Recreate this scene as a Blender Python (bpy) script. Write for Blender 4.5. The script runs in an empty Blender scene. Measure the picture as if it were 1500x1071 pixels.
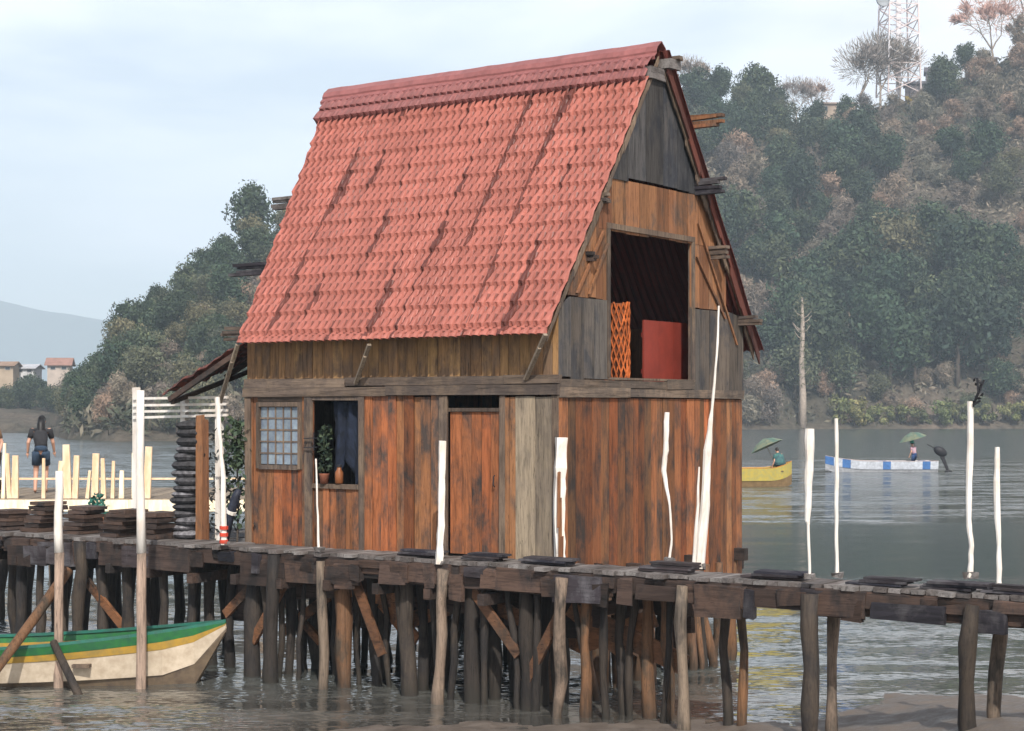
import bpy, math, random
from mathutils import Vector, Matrix, Euler
R = random.Random(7)
SC = bpy.context.scene
COL = SC.collection
F = 2500.0            # focal length of the photograph in its own pixels
CZ = 3.5              # camera height above the water
DZ = 1.7              # deck height above the water
rad = math.radians

# ------------------------------------------------------------------ helpers
class MB:
    def __init__(s): s.v=[]; s.f=[]; s.t=[]; s.m=[]
    def face(s, idx, t=(1,0,0), m=0): s.f.append(idx); s.t.append(t); s.m.append(m)
    def box8(s, p, t=(1,0,0), m=0):
        b=len(s.v); s.v+= [tuple(q) for q in p]
        for q in ((0,3,2,1),(4,5,6,7),(0,1,5,4),(1,2,6,5),(2,3,7,6),(3,0,4,7)): s.face([b+i for i in q],t,m)
    def box(s, x0,x1,y0,y1,z0,z1,t=(1,0,0),m=0,j=0):
        g=lambda: R.uniform(-j,j) if j else 0
        s.box8([(x+g(),y+g(),z+g()) for z in (z0,z1) for x,y in ((x0,y0),(x1,y0),(x1,y1),(x0,y1))],t,m)
    def beam(s,p0,p1,w,h,t=(1,0,0),m=0,roll=0,taper=1):
        p0,p1=Vector(p0),Vector(p1); d=(p1-p0).normalized()
        up=Vector((0,0,1)) if abs(d.z)<.95 else Vector((0,1,0))
        a=d.cross(up).normalized(); b=a.cross(d).normalized()
        if roll:
            q=Matrix.Rotation(roll,3,d); a=q@a; b=q@b
        P=[]
        for p,k in ((p0,1),(p1,taper)):
            for sa,sb in ((-1,-1),(1,-1),(1,1),(-1,1)): P.append(p+a*(sa*w/2*k)+b*(sb*h/2*k))
        s.box8(P,t,m)
    def tube(s,pts,rads,n=8,t=(1,0,0),m=0,cap=True,jit=0):
        pts=[Vector(p) for p in pts]; base=[]
        ref=None
        for i,p in enumerate(pts):
            d=(pts[min(i+1,len(pts)-1)]-pts[max(i-1,0)]).normalized()
            if ref is None:
                up=Vector((1,0,0)) if abs(d.x)<.9 else Vector((0,1,0)); ref=d.cross(up).normalized()
            a=(ref-d*ref.dot(d)).normalized(); b=d.cross(a); ref=a
            base.append(len(s.v))
            for k in range(n):
                th=2*math.pi*k/n; r=rads[i]*(1+(R.uniform(-jit,jit) if jit else 0))
                s.v.append(tuple(p+a*(math.cos(th)*r)+b*(math.sin(th)*r)))
        for i in range(len(pts)-1):
            for k in range(n):
                k2=(k+1)%n; s.face([base[i]+k,base[i]+k2,base[i+1]+k2,base[i+1]+k],t,m)
        if cap:
            s.face([base[0]+k for k in reversed(range(n))],t,m); s.face([base[-1]+k for k in range(n)],t,m)
    def ball(s,c,r,n=10,k=6,t=(1,0,0),m=0,rot=None):
        b=len(s.v); c=Vector(c)
        if not hasattr(r,'__len__'): r=(r,r,r)
        for i in range(k+1):
            ph=math.pi*i/k
            for j in range(n):
                th=2*math.pi*j/n
                q=Vector((r[0]*math.sin(ph)*math.cos(th),r[1]*math.sin(ph)*math.sin(th),r[2]*math.cos(ph)))
                if rot: q=rot@q
                s.v.append(tuple(c+q))
        for i in range(k):
            for j in range(n):
                j2=(j+1)%n; s.face([b+i*n+j,b+(i+1)*n+j,b+(i+1)*n+j2,b+i*n+j2],t,m)
    def card(s,c,size,asp,t,m=0,nrm=None,up=None):
        c=Vector(c)
        n=nrm if nrm is not None else Vector((R.gauss(0,1),R.gauss(0,1),R.gauss(0,1))).normalized()
        u=(up if up is not None else Vector((R.gauss(0,1),R.gauss(0,1),R.gauss(0,1))))
        a=n.cross(u); 
        if a.length<1e-4: a=n.orthogonal()
        a.normalize(); b=n.cross(a)
        a=a*(size*asp/2); b=b*(size/2)
        i=len(s.v); s.v+=[tuple(c-b),tuple(c+a-b*.1),tuple(c+b),tuple(c-a+b*.1)]
        s.face([i,i+1,i+2,i+3],t,m)
    def grid(s,nx,ny,fn,t=None,m=0):
        b=len(s.v)
        for j in range(ny):
            for i in range(nx): s.v.append(tuple(fn(i,j)))
        for j in range(ny-1):
            for i in range(nx-1):
                s.face([b+j*nx+i,b+j*nx+i+1,b+(j+1)*nx+i+1,b+(j+1)*nx+i], t(i,j) if t else (1,0,0),m)
    def mesh(s,name,mats,smooth=False):
        me=bpy.data.meshes.new(name); me.from_pydata(s.v,[],s.f); 
        for m in (mats if isinstance(mats,(list,tuple)) else [mats]): me.materials.append(m)
        at=me.attributes.new('tint','FLOAT_COLOR','FACE')
        buf=[]
        for t in s.t: buf+= [t[0],t[1],t[2],1.0]
        at.data.foreach_set('color',buf)
        me.polygons.foreach_set('material_index',s.m)
        if smooth: me.polygons.foreach_set('use_smooth',[True]*len(s.f))
        me.update(); return me
    def build(s,name,mats,parent=None,smooth=False,loc=None):
        o=bpy.data.objects.new(name,s.mesh(name,mats,smooth)); COL.objects.link(o)
        if parent: o.parent=parent
        if loc is not None: o.location=loc
        return o

def tag(o,label=None,cat=None,group=None,kind=None):
    if label: o['label']=label
    if cat: o['category']=cat
    if group: o['group']=group
    if kind: o['kind']=kind
    return o
def empty(name,loc,rz=0,label=None,cat=None,group=None):
    o=bpy.data.objects.new(name,None); COL.objects.link(o); o.location=loc; o.rotation_euler=(0,0,rz)
    o.empty_display_size=.2
    return tag(o,label,cat,group)
def copy_tree(o,parent=None):
    c=o.copy(); COL.objects.link(c)
    if parent: c.parent=parent
    for ch in list(o.children): copy_tree(ch,c)
    return c
def at(px,py,Y): return Vector(((px-750)*Y/F, Y, CZ-(py-600)*Y/F))
def sstep(a,b,x):
    t=max(0,min(1,(x-a)/(b-a))); return t*t*(3-2*t)
def lerp_tab(tab,x):
    if x<=tab[0][0]: return tab[0][1]
    for (a,b),(c,d) in zip(tab,tab[1:]):
        if x<=c: return b+(d-b)*(x-a)/(c-a)
    return tab[-1][1]
from mathutils import noise as mn
def fbm(x,y,z=0,o=4): return mn.fractal(Vector((x,y,z)),1.0,2.0,o)

# house frame: origin = front corner at deck level, local x along the long wall (negative to the left), local y into the gable
C0=Vector((.55,20.2,DZ)); ANG=math.atan2(-.5758,.8176)
def loc(px,py,y=0.0):
    k=(px-750)/F
    t=(.55+.5758*y-k*(20.2+.8176*y))/(.8176+.5758*k)
    Y=20.2+.8176*y+.5758*t
    return Vector((-t,y,CZ-DZ-(py-600)*Y/F))
def locg(px,py,x=0.0):
    k=(px-750)/F
    w=(k*(20.2-.5758*x)-.55-.8176*x)/(.5758-.8176*k)
    Y=20.2+.8176*w-.5758*x
    return Vector((x,w,CZ-DZ-(py-600)*Y/F))

# ------------------------------------------------------------------ materials
def newmat(name):
    m=bpy.data.materials.new(name); m.use_nodes=True
    nt=m.node_tree; b=nt.nodes['Principled BSDF']; return m,nt,b
def N(nt,t,**kw):
    n=nt.nodes.new(t)
    for k,v in kw.items():
        if k in n.inputs: n.inputs[k].default_value=v
        else: setattr(n,k,v)
    return n
def link(nt,a,b): nt.links.new(a,b)
def rgb(c): return (c[0],c[1],c[2],1)
def mixc(nt,fac,a,b,bt='MIX'):
    n=nt.nodes.new('ShaderNodeMix'); n.data_type='RGBA'; n.blend_type=bt
    for s,v in ((n.inputs[0],fac),(n.inputs[6],a),(n.inputs[7],b)):
        if isinstance(v,(int,float)): s.default_value=v
        elif isinstance(v,tuple): s.default_value=rgb(v)
        else: link(nt,v,s)
    return n.outputs[2]
def ramp(nt,x,stops):
    n=nt.nodes.new('ShaderNodeValToRGB'); e=n.color_ramp.elements
    while len(e)<len(stops): e.new(.5)
    for q,(p,c) in zip(e,stops):
        q.position=p; q.color=(c,c,c,1) if isinstance(c,(int,float)) else rgb(c)
    link(nt,x,n.inputs[0]); return n.outputs[0]
def coords(nt,scale,kind='Object'):
    tc=nt.nodes.new('ShaderNodeTexCoord'); mp=nt.nodes.new('ShaderNodeMapping')
    mp.inputs['Scale'].default_value=scale; link(nt,tc.outputs[kind],mp.inputs[0]); return mp.outputs[0]
def noise(nt,vec,scale,detail=4,rough=.6,dist=0):
    n=N(nt,'ShaderNodeTexNoise'); n.inputs['Scale'].default_value=scale; n.inputs['Detail'].default_value=detail
    n.inputs['Roughness'].default_value=rough; n.inputs['Distortion'].default_value=dist
    link(nt,vec,n.inputs['Vector']); return n.outputs['Fac']
def tint(nt):
    a=nt.nodes.new('ShaderNodeAttribute'); a.attribute_name='tint'
    s=nt.nodes.new('ShaderNodeSeparateColor'); link(nt,a.outputs['Color'],s.inputs[0]); return s.outputs
def bump(nt,b,h,strength=.4,dist=.01):
    n=nt.nodes.new('ShaderNodeBump'); n.inputs['Strength'].default_value=strength; n.inputs['Distance'].default_value=dist
    link(nt,h,n.inputs['Height']); link(nt,n.outputs[0],b.inputs['Normal'])

def wood(name,c1,c2,c3,grain=(14,14,.9),rough=.8,stain=(.46,.6),wet=None,contrast=(.5,1.2)):
    m,nt,b=newmat(name); t=tint(nt)
    off=N(nt,'ShaderNodeVectorMath',operation='ADD')
    g=coords(nt,grain); link(nt,g,off.inputs[0])
    cx=N(nt,'ShaderNodeCombineXYZ'); mu=N(nt,'ShaderNodeMath',operation='MULTIPLY'); mu.inputs[1].default_value=37.
    link(nt,t[2],mu.inputs[0]); 
    for i in range(3): link(nt,mu.outputs[0],cx.inputs[i])
    link(nt,cx.outputs[0],off.inputs[1]); gv=off.outputs[0]
    n1=noise(nt,gv,1.6,7,.68,.6); n2=noise(nt,gv,5.5,4,.6)
    o=coords(nt,(1,1,.6)); sc2=N(nt,'ShaderNodeVectorMath',operation='MULTIPLY_ADD'); link(nt,cx.outputs[0],sc2.inputs[0]); sc2.inputs[1].default_value=(.03,.03,.03); link(nt,o,sc2.inputs[2]); o=sc2.outputs[0]; n3=noise(nt,o,2.3,6,.68,.3)
    base=mixc(nt,t[1],c1,c2)
    base=mixc(nt,ramp(nt,n3,[(stain[0],0.),(stain[1],1.)]),base,c3)
    gr=ramp(nt,n1,[(.28,contrast[0]*.55),(.48,.92),(.75,contrast[1])])
    g2=ramp(nt,n2,[(.3,.72),(.55,1.05)])
    base=mixc(nt,1.,base,gr,'MULTIPLY'); base=mixc(nt,1.,base,g2,'MULTIPLY')
    cr=ramp(nt,noise(nt,gv,9.,2,.5,.2),[(.29,.25),(.34,1.)])
    base=mixc(nt,1.,base,cr,'MULTIPLY')
    vm=N(nt,'ShaderNodeVectorMath',operation='SCALE'); link(nt,base,vm.inputs[0]); link(nt,t[0],vm.inputs['Scale'])
    out=vm.outputs[0]
    if wet:
        sp=N(nt,'ShaderNodeSeparateXYZ'); tc=nt.nodes.new('ShaderNodeTexCoord'); link(nt,tc.outputs['Object'],sp.inputs[0])
        ad=N(nt,'ShaderNodeMath',operation='MULTIPLY_ADD'); link(nt,n3,ad.inputs[0]); ad.inputs[1].default_value=1.3; link(nt,sp.outputs[2],ad.inputs[2])
        mr=N(nt,'ShaderNodeMapRange'); mr.inputs[1].default_value=wet+.75; mr.inputs[2].default_value=wet+.35; link(nt,ad.outputs[0],mr.inputs[0])
        out=mixc(nt,mr.outputs[0],out,(.022,.02,.016))
    link(nt,out,b.inputs['Base Color']); b.inputs['Roughness'].default_value=rough
    b.inputs['Specular IOR Level'].default_value=.25
    bump(nt,b,n1,.5,.012)
    return m
def plain(name,c,rough=.6,var=.3,scale=8,c2=None,metal=0,bmp=.15,spec=.3):
    m,nt,b=newmat(name); t=tint(nt)
    o=coords(nt,(1,1,1)); n=noise(nt,o,scale,6,.65)
    c2=c2 or tuple(x*(1-var) for x in c)
    base=mixc(nt,ramp(nt,n,[(.35,0.),(.65,1.)]),c,c2)
    vm=N(nt,'ShaderNodeVectorMath',operation='SCALE'); link(nt,base,vm.inputs[0]); link(nt,t[0],vm.inputs['Scale'])
    link(nt,vm.outputs[0],b.inputs['Base Color']); b.inputs['Roughness'].default_value=rough
    b.inputs['Metallic'].default_value=metal; b.inputs['Specular IOR Level'].default_value=spec
    if bmp: bump(nt,b,n,bmp,.02)
    return m
def leafmat(name,c1,c2,trans=.25):
    m,nt,b=newmat(name); t=tint(nt)
    base=mixc(nt,t[1],c1,c2)
    vm=N(nt,'ShaderNodeVectorMath',operation='SCALE'); link(nt,base,vm.inputs[0]); link(nt,t[0],vm.inputs['Scale'])
    oi=nt.nodes.new('ShaderNodeObjectInfo')
    vr=ramp(nt,oi.outputs['Random'],[(0,(.62,.66,.72)),(.35,(1.,1.,.95)),(.6,(.8,.95,.9)),(.8,(1.25,1.1,1.)),(1,(1.35,1.2,1.12))])
    c=mixc(nt,1.,vm.outputs[0],vr,'MULTIPLY')
    link(nt,c,b.inputs['Base Color']); b.inputs['Roughness'].default_value=.7; b.inputs['Specular IOR Level'].default_value=.2
    return m

M={}
M['orange']=wood('orange weathered planks',(.30,.092,.034),(.20,.095,.042),(.058,.043,.036),stain=(.45,.64))
M['brown']=wood('brown grey planks',(.12,.085,.062),(.075,.058,.05),(.16,.115,.08))
M['brownx']=wood('brown beam along x',(.115,.085,.066),(.07,.056,.05),(.15,.11,.08),grain=(.9,14,14))
M['dark']=wood('dark slate planks',(.052,.052,.055),(.075,.066,.058),(.03,.032,.038))
M['slate']=wood('grey brown weathered planks',(.085,.075,.066),(.11,.085,.065),(.05,.048,.05))
M['yellow']=wood('straw coloured planks',(.36,.21,.085),(.24,.13,.06),(.16,.10,.06))
M['tan']=wood('tan boards',(.245,.115,.052),(.19,.078,.038),(.09,.065,.05),stain=(.5,.66))
M['pale']=wood('pale grey board',(.27,.215,.15),(.19,.15,.11),(.2,.16,.12))
M['deck']=wood('worn deck planks',(.20,.185,.175),(.115,.10,.095),(.09,.075,.068),grain=(9,.8,9))
M['beam']=wood('dark brown beam',(.085,.052,.038),(.055,.038,.032),(.03,.024,.022),grain=(.7,12,12))
M['pile']=wood('weathered pile',(.060,.045,.033),(.036,.029,.025),(.024,.021,.02),wet=-1.55)
M['pileo']=wood('orange brown pile',(.17,.085,.04),(.11,.062,.038),(.06,.045,.032),wet=-1.55)
M['pilep']=wood('pale pile',(.24,.175,.13),(.17,.13,.095),(.08,.065,.052),wet=-1.65)
M['white']=None
def paintwood(name,c,c2,flake):
    m,nt,b=newmat(name); t=tint(nt)
    n=noise(nt,coords(nt,(1,1,.25)),7,6,.7,.3); n2=noise(nt,coords(nt,(30,30,1.5)),1,5,.6)
    base=mixc(nt,ramp(nt,n,[(.42,0.),(.6,1.)]),c,c2); base=mixc(nt,ramp(nt,n2,[(.27,1.),(.33,0.)]),base,flake)
    link(nt,base,b.inputs['Base Color']); b.inputs['Roughness'].default_value=.7; bump(nt,b,n2,.3,.01); return m
M['white']=paintwood('flaking white paint',(.70,.67,.62),(.58,.51,.44),(.34,.25,.19))
M['cream']=paintwood('cream paint',(.84,.76,.58),(.80,.62,.40),(.55,.36,.2))
M['navy']=wood('tarred boards',(.018,.018,.026),(.045,.034,.034),(.075,.07,.075),grain=(.8,10,10))
M['brace']=wood('orange brown braces',(.20,.085,.036),(.11,.055,.03),(.06,.038,.026),grain=(1.5,6,6))
M['peach']=paintwood('bare peach wood',(.66,.44,.26),(.74,.60,.42),(.40,.25,.14))
M['black']=plain('black rubber',(.02,.02,.024),.6)
M['red']=plain('red panel',(.22,.035,.022),.6,.25,4)
M['glass']=plain('dusty window glass',(.20,.245,.27),.12,.45,9,c2=(.12,.15,.20),bmp=.1,spec=.6)

def roofmat(name,c,cr,rough=.45):
    m,nt,b=newmat(name); t=tint(nt)
    o=coords(nt,(1,1,.35)); n=noise(nt,o,3.,6,.7); n2=noise(nt,coords(nt,(1,1,1)),22,3,.6)
    base=mixc(nt,ramp(nt,n,[(.35,0.),(.75,1.)]),c,tuple(x*.82 for x in c))
    base=mixc(nt,ramp(nt,n2,[(.25,.86),(.6,1.04)]) if False else 1.,base,ramp(nt,n2,[(.25,.86),(.6,1.04)]),'MULTIPLY')
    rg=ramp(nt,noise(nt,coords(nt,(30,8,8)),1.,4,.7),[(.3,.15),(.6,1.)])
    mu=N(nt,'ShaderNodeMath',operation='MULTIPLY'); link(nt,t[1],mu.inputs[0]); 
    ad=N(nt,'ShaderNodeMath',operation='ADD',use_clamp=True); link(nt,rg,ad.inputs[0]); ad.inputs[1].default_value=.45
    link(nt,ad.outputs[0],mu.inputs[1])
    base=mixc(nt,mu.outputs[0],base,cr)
    vm=N(nt,'ShaderNodeVectorMath',operation='SCALE'); link(nt,base,vm.inputs[0]); link(nt,t[0],vm.inputs['Scale'])
    link(nt,vm.outputs[0],b.inputs['Base Color']); b.inputs['Roughness'].default_value=rough
    b.inputs['Specular IOR Level'].default_value=.35
    bump(nt,b,n2,.12,.004); return m
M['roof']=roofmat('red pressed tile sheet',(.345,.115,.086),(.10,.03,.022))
M['ridge']=roofmat('maroon ridge metal',(.25,.092,.085),(.09,.035,.034))
M['rust']=roofmat('rusty tin sheet',(.16,.042,.025),(.05,.02,.016),.75)
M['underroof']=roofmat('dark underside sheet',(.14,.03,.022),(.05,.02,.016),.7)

LEAF={'dark':leafmat('dark green foliage',(.028,.05,.036),(.07,.09,.046)),
      'mid':leafmat('olive green foliage',(.075,.085,.052),(.125,.125,.075)),
      'dry':leafmat('dry brown foliage',(.17,.135,.105),(.27,.21,.165)),
      'bare':leafmat('grey twigs',(.24,.20,.18),(.34,.29,.27)),
      'pink':leafmat('pinkish dry twigs',(.56,.34,.29),(.66,.45,.40)),
      'shore':leafmat('light green foliage',(.11,.13,.05),(.19,.18,.08)),
      'gold':leafmat('yellow foliage',(.30,.25,.06),(.36,.2,.04))}
M['bark']=plain('bark',(.09,.07,.055),.9,.4,3)
M['barkp']=plain('pale bark',(.40,.33,.27),.9,.35,2)

# ------------------------------------------------------------------ hut
HUT=empty('stilt_hut',C0,ANG,'tall weathered wooden stilt hut with steep red pressed-tile roof and open loft','hut')
YR,ZR=2.34,6.45; YE,ZE=-.30,2.66
SL=math.hypot(2.64,3.79); CT,ST=2.64/SL,3.79/SL
def roof_z(y): return ZE+(y-YE)*(ZR-ZE)/(YR-YE) if y<=YR else ZE+((2*YR-YE)-y)*(ZR-ZE)/(YR-YE)
def slope_pt(x,s,h): return (x, YR-s*CT-ST*h, ZR-s*ST+CT*h)
def rt(a=.68,b=1.25): return (R.uniform(a,b),R.random(),R.random())

# -- near roof: separate lapped tile sheets
roof=MB()   # the far slope and its underside
P=.118
def far_pt(i,j):
    x=-5.5+i*.02; s=.02+j*.2325
    h=.018*math.cos(2*math.pi*x/P)+.02+.02*math.sin(x*3+j)*(j/20)
    return (x, YR+s*CT+ST*h, ZR-s*ST+CT*h)
roof.grid(int(5.66/.02)+1,21,far_pt,lambda i,j:(R.uniform(.8,1.1),R.random()*.5,0))
ROOF=roof.build('roof',M['underroof'],HUT)
so=ROOF.modifiers.new('thick','SOLIDIFY'); so.thickness=.006
xb=[.035]; 
while xb[-1]>-4.75: xb.append(xb[-1]-R.choice([4,4.5,5,5,5.5])*P)
xb=[x for x in xb if x>-4.6]+[None]
course=.312
def xl(s): return -5.61+(.67)*s/SL
rows=[]
s0=.42
c=0
while s0<SL-.01:
    e=min(s0+course,SL)
    rows+= [(s0,0.,c),((s0+e)/2-.03,.5,c),(e-.045,1.,c)]+([(e,.999,c)] if e>SL-.01 else [])
    s0=e; c+=1
for k in range(len(xb)-1):
    x1=xb[k]; x0=xb[k+1]; mb=MB()
    last=x0 is None
    wdt=(x1-(x0 if not last else -5.3)); n=max(8,int(wdt/.0074)); lift=R.uniform(.004,.02); seed=R.uniform(0,50)
    cw=R.uniform(.93,1.06)
    skew=R.uniform(-.012,.012)
    def fn(i,j):
        s,f,cc=rows[j]; a=xl(s) if last else x0-.03
        x=a+(x1-a)*i/n+skew*(s/SL)
        u=(-x/P+.55*(1-f))%1.
        q=(.5+.5*(u/.2) if u<.2 else 1.-.3*(u-.2)/.46) if u<.66 else (.7-2.9*(u-.66)/.07 if u<.73 else (-2.2 if u<.84 else -2.2+2.7*(u-.84)/.16))
        h=.0165*q+.036*f+.004+lift*(1-i/n)+.006*fbm(x*2,s*1.5,seed)
        return slope_pt(x,s+.006*q*f,h)
    wl={}
    for cc in range(20):
        v=fbm(cc*.33,seed,2.,3)
        wl[cc]=max(0,v*1.6+.52)*.085
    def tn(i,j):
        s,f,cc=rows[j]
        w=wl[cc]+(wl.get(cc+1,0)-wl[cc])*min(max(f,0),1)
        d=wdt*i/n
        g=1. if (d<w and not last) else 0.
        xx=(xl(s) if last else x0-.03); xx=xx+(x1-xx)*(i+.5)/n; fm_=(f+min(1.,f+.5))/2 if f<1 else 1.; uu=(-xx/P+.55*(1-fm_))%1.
        if .70<uu<.93 and f<1.: g=max(g,.75)  # groove shadow lines painted into the colour: dark red on the groove faces
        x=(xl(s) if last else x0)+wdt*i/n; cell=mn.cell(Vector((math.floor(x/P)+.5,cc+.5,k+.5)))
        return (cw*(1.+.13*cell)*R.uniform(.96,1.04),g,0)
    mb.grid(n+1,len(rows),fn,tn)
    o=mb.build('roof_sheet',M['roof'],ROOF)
    so=o.modifiers.new('thick','SOLIDIFY'); so.thickness=.006; so.offset=-1
# ridge capping
for (x0,x1) in ((.05,-1.85),(-1.83,-3.72),(-3.7,-5.66)):
    mb=MB(); prof=[]
    for s,h in ((.215,.055),(.19,.085),(.12,.07),(.10,.09),(.03,.10)): prof.append((YR-s*CT-ST*h,ZR-s*ST+CT*h))
    prof.append((YR,ZR+.11))
    for s,h in ((.03,.10),(.07,.09),(.14,.088),(.26,.085),(.30,.055)): prof.append((YR+s*CT+ST*h,ZR-s*ST+CT*h))
    mb.grid(24,len(prof),lambda i,j:(x0+(x1-x0)*i/23,prof[j][0],prof[j][1]+.008*fbm(x0+i*.2,j*.1)),lambda i,j:(R.uniform(.92,1.15),0,0))
    o=mb.build('ridge_cap',M['ridge'],ROOF)
    so=o.modifiers.new('thick','SOLIDIFY'); so.thickness=.008
mb=MB()
def rb(i,j):
    x=-5.6+i*.0147; s=(.16,.26,.35,.37,.45,.54,.56)[j]; f=(.0,.6,1.,.2,.7,1.,0.)[j]
    q=math.cos(2*math.pi*x/(P*1.0)+ (1.2 if j>2 else 0)); 
    return slope_pt(x,s+.03*q*f,.07+.034*q*(.3+f*.7)+.03*f-.08*(j==6))
mb.grid(int(5.64/.0147),7,rb,lambda i,j:(R.uniform(.75,1.1),.35*R.random(),0))
o=mb.build('ridge_tiles',M['ridge'],ROOF); so=o.modifiers.new('thick','SOLIDIFY'); so.thickness=.008

# purlin ends sticking out past the gables (bundles of boards)
def purlin(px,py,dirx,length,y,z,mat,nb=3,w=.1,name='purlin'):
    mb=MB(); x0=.0 if dirx>0 else -5.25
    for i in range(nb):
        L=length*R.uniform(.75,1.05); zz=z+.045*(i-nb/2)
        mb.beam((x0-dirx*.3,y+R.uniform(-.02,.02),zz),(x0+dirx*L,y+R.uniform(-.03,.03),zz+R.uniform(-.02,.02)),w*R.uniform(.7,1.1),.042,rt(.8,1.2))
    mb.build(name,mat,HUT)
for (px,py,L,mt,nb) in ((985,85,.22,M['brownx'],2),(1016,176,.55,M['tan'],4),(1027,272,.42,M['navy'],5),(1048,368,.28,M['brownx'],4),(1089,468,.36,M['brownx'],3)):
    q=locg(px,py,.08); purlin(px,py,1,L,q.y,q.z,mt,nb)
for (px,py,L,mt) in ((886,288,.10,M['brownx']),(864,372,.12,M['beam'])):
    q=locg(px,py,.03); purlin(px,py,1,L,q.y,q.z,mt,3)
for (y,z,L,mt) in ((1.32,5.06,.62,M['deck']),(.62,4.06,.70,M['navy']),(-.02,3.12,.25,M['brownx'])):
    purlin(0,0,-1,L,y,z-.27,mt,4)

# -- long wall
def vplanks(mb,x0,x1,z0,z1,y,w=.16,th=.025,tin=None,zj=.015,gap=.006,jit=.006):
    x=x0
    while x<x1-.02:
        ww=min(w*R.uniform(.75,1.25),x1-x); yy=y+R.uniform(-jit,jit)
        t=tin() if tin else rt()
        a,b=z0+R.uniform(-zj,zj),z1+R.uniform(-zj,zj)
        mb.box(x+gap/2,x+ww-gap/2,yy,yy+th,a,b,t); x+=ww
wall=MB()
vplanks(wall,-5.06,-4.86,.0,1.97,.0,.1)
vplanks(wall,-4.86,-4.06,-.02,1.02,.0,.14)
vplanks(wall,-3.86,-3.0,-.02,.78,.0,.14)
vplanks(wall,-3.0,-1.72,-.02,1.97,.0,.13,jit=.014,tin=lambda: rt(.6,1.5))
vplanks(wall,-4.06,-3.86,-.02,1.97,-.005,.1)
def tindoor(): return (R.uniform(.9,1.25),R.random()*.5,R.random())
wall.build('front_wall',M['orange'],HUT)
mb=MB(); vplanks(mb,-5.06,.0,2.2,3.02,.0,.155,tin=lambda: rt(.75,1.15)); mb.build('upper_cladding',M['yellow'],HUT)
mb=MB()
for (a,b,z0,z1,y) in ((-5.1,-2.6,1.97,2.09,-.05),(-2.61,.02,1.975,2.10,-.055),(-5.08,-3.3,2.095,2.21,-.045),(-3.31,-.75,2.105,2.215,-.04),(-.76,.03,2.105,2.22,-.06)):
    mb.box(a,b,y,.03,z0,z1,rt(),j=.008)
mb.build('wall_beam',M['brownx'],HUT)
for (x,w) in ((-5.02,.1),(-3.93,.12),(-3.02,.09),(-1.70,.13),(-.80,.09),(-.03,.08)):
    mb=MB(); mb.box(x-w/2,x+w/2,-.035,.0-.004,-.02,1.965,rt(),j=.006); mb.build('wall_post',M['brown'],HUT)
mb=MB(); mb.box(-.775,-.69,-.03,-.004,0,1.95,(1.1,.1,.3),j=.004); mb.box(-.685,-.60,-.024,-.004,0,1.95,(1.2,0,.7),j=.004); mb.build('door_jamb',M['tan'],HUT)
mb=MB(); mb.box(-.6,-.32,-.032,-.003,-.02,1.96,(1.1,.1,.2),j=.004); mb.box(-.318,-.06,-.028,-.003,-.02,1.95,(.85,.5,.9),j=.004); mb.build('pale_board',M['pale'],HUT)
# door
D=MB(); vplanks(D,-1.63,-.85,.02,1.77,.03,.155,tin=tindoor,zj=.0,jit=.003)
DOOR=D.build('door',M['orange'],HUT)
mb=MB(); mb.box(-1.66,-.83,.0,.045,1.775,1.82,(.7,.5,.2)); mb.build('door_head',M['brown'],DOOR)
mb=MB(); mb.tube([(-.93,.0,.86),(-.93,-.03,.88),(-.93,-.03,.98),(-.93,.0,1.0)],[.008]*4,6); mb.build('door_handle',M['black'],DOOR)
# glazed window: frame, glass block panes
W=MB()
x0,x1,z0,z1=-4.82,-4.12,1.06,1.84
W.box(x0-.05,x0,-.03,.05,z0-.05,z1+.06,rt()); W.box(x1,x1+.05,-.03,.05,z0-.05,z1+.06,rt())
W.box(x0+.001,x1-.001,-.028,.05,z1,z1+.06,rt()); W.box(x0+.001,x1-.001,-.034,.05,z0-.06,z0,rt())
WIN=W.build('window',M['brown'],HUT)
mb=MB()
for i in range(5):
    for j in range(5):
        a=x0+(x1-x0)*i/5; b=x0+(x1-x0)*(i+1)/5; e=z0+(z1-z0)*j/5; f=z0+(z1-z0)*(j+1)/5
        mb.box(a+.009,b-.009,.005+R.uniform(0,.008),.03,e+.010,f-.010,(R.uniform(.75,1.35),0,0))
mb.build('pane',M['glass'],WIN)
mb=MB()
for i in range(1,5): mb.box(x0+(x1-x0)*i/5-.009,x0+(x1-x0)*i/5+.009,-.004,.03,z0,z1,(1.2,.5,0))
for j in range(1,5): mb.box(x0,x1,-.001,.027,z0+(z1-z0)*j/5-.010,z0+(z1-z0)*j/5+.010,(1.3,.5,0))
mb.build('glazing_bar',M['brown'],WIN)
# wall filler above and around the window
mb=MB(); mb.box(-4.87,-4.06,.002,.03,1.905,1.965,rt()); mb.build('head_board',M['brownx'],HUT)
# open window frame and iron bracket
mb=MB(); mb.box(-3.86,-3.02,-.03,.04,.775,.83,rt(),j=.005); mb.box(-3.86,-3.02,-.025,.04,1.92,1.965,rt(),j=.004); mb.build('open_window_frame',M['brown'],HUT)
mb=MB()
for z in (1.42,1.30): mb.beam((-3.97,-.07,z),(-3.72,-.09,z+.01),.012,.012)
mb.beam((-3.78,-.085,1.26),(-3.78,-.085,1.50),.012,.012); mb.beam((-3.95,-.03,1.36),(-3.95,-.08,1.36),.014,.014)
mb.build('window_bracket',M['black'],HUT)
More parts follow.
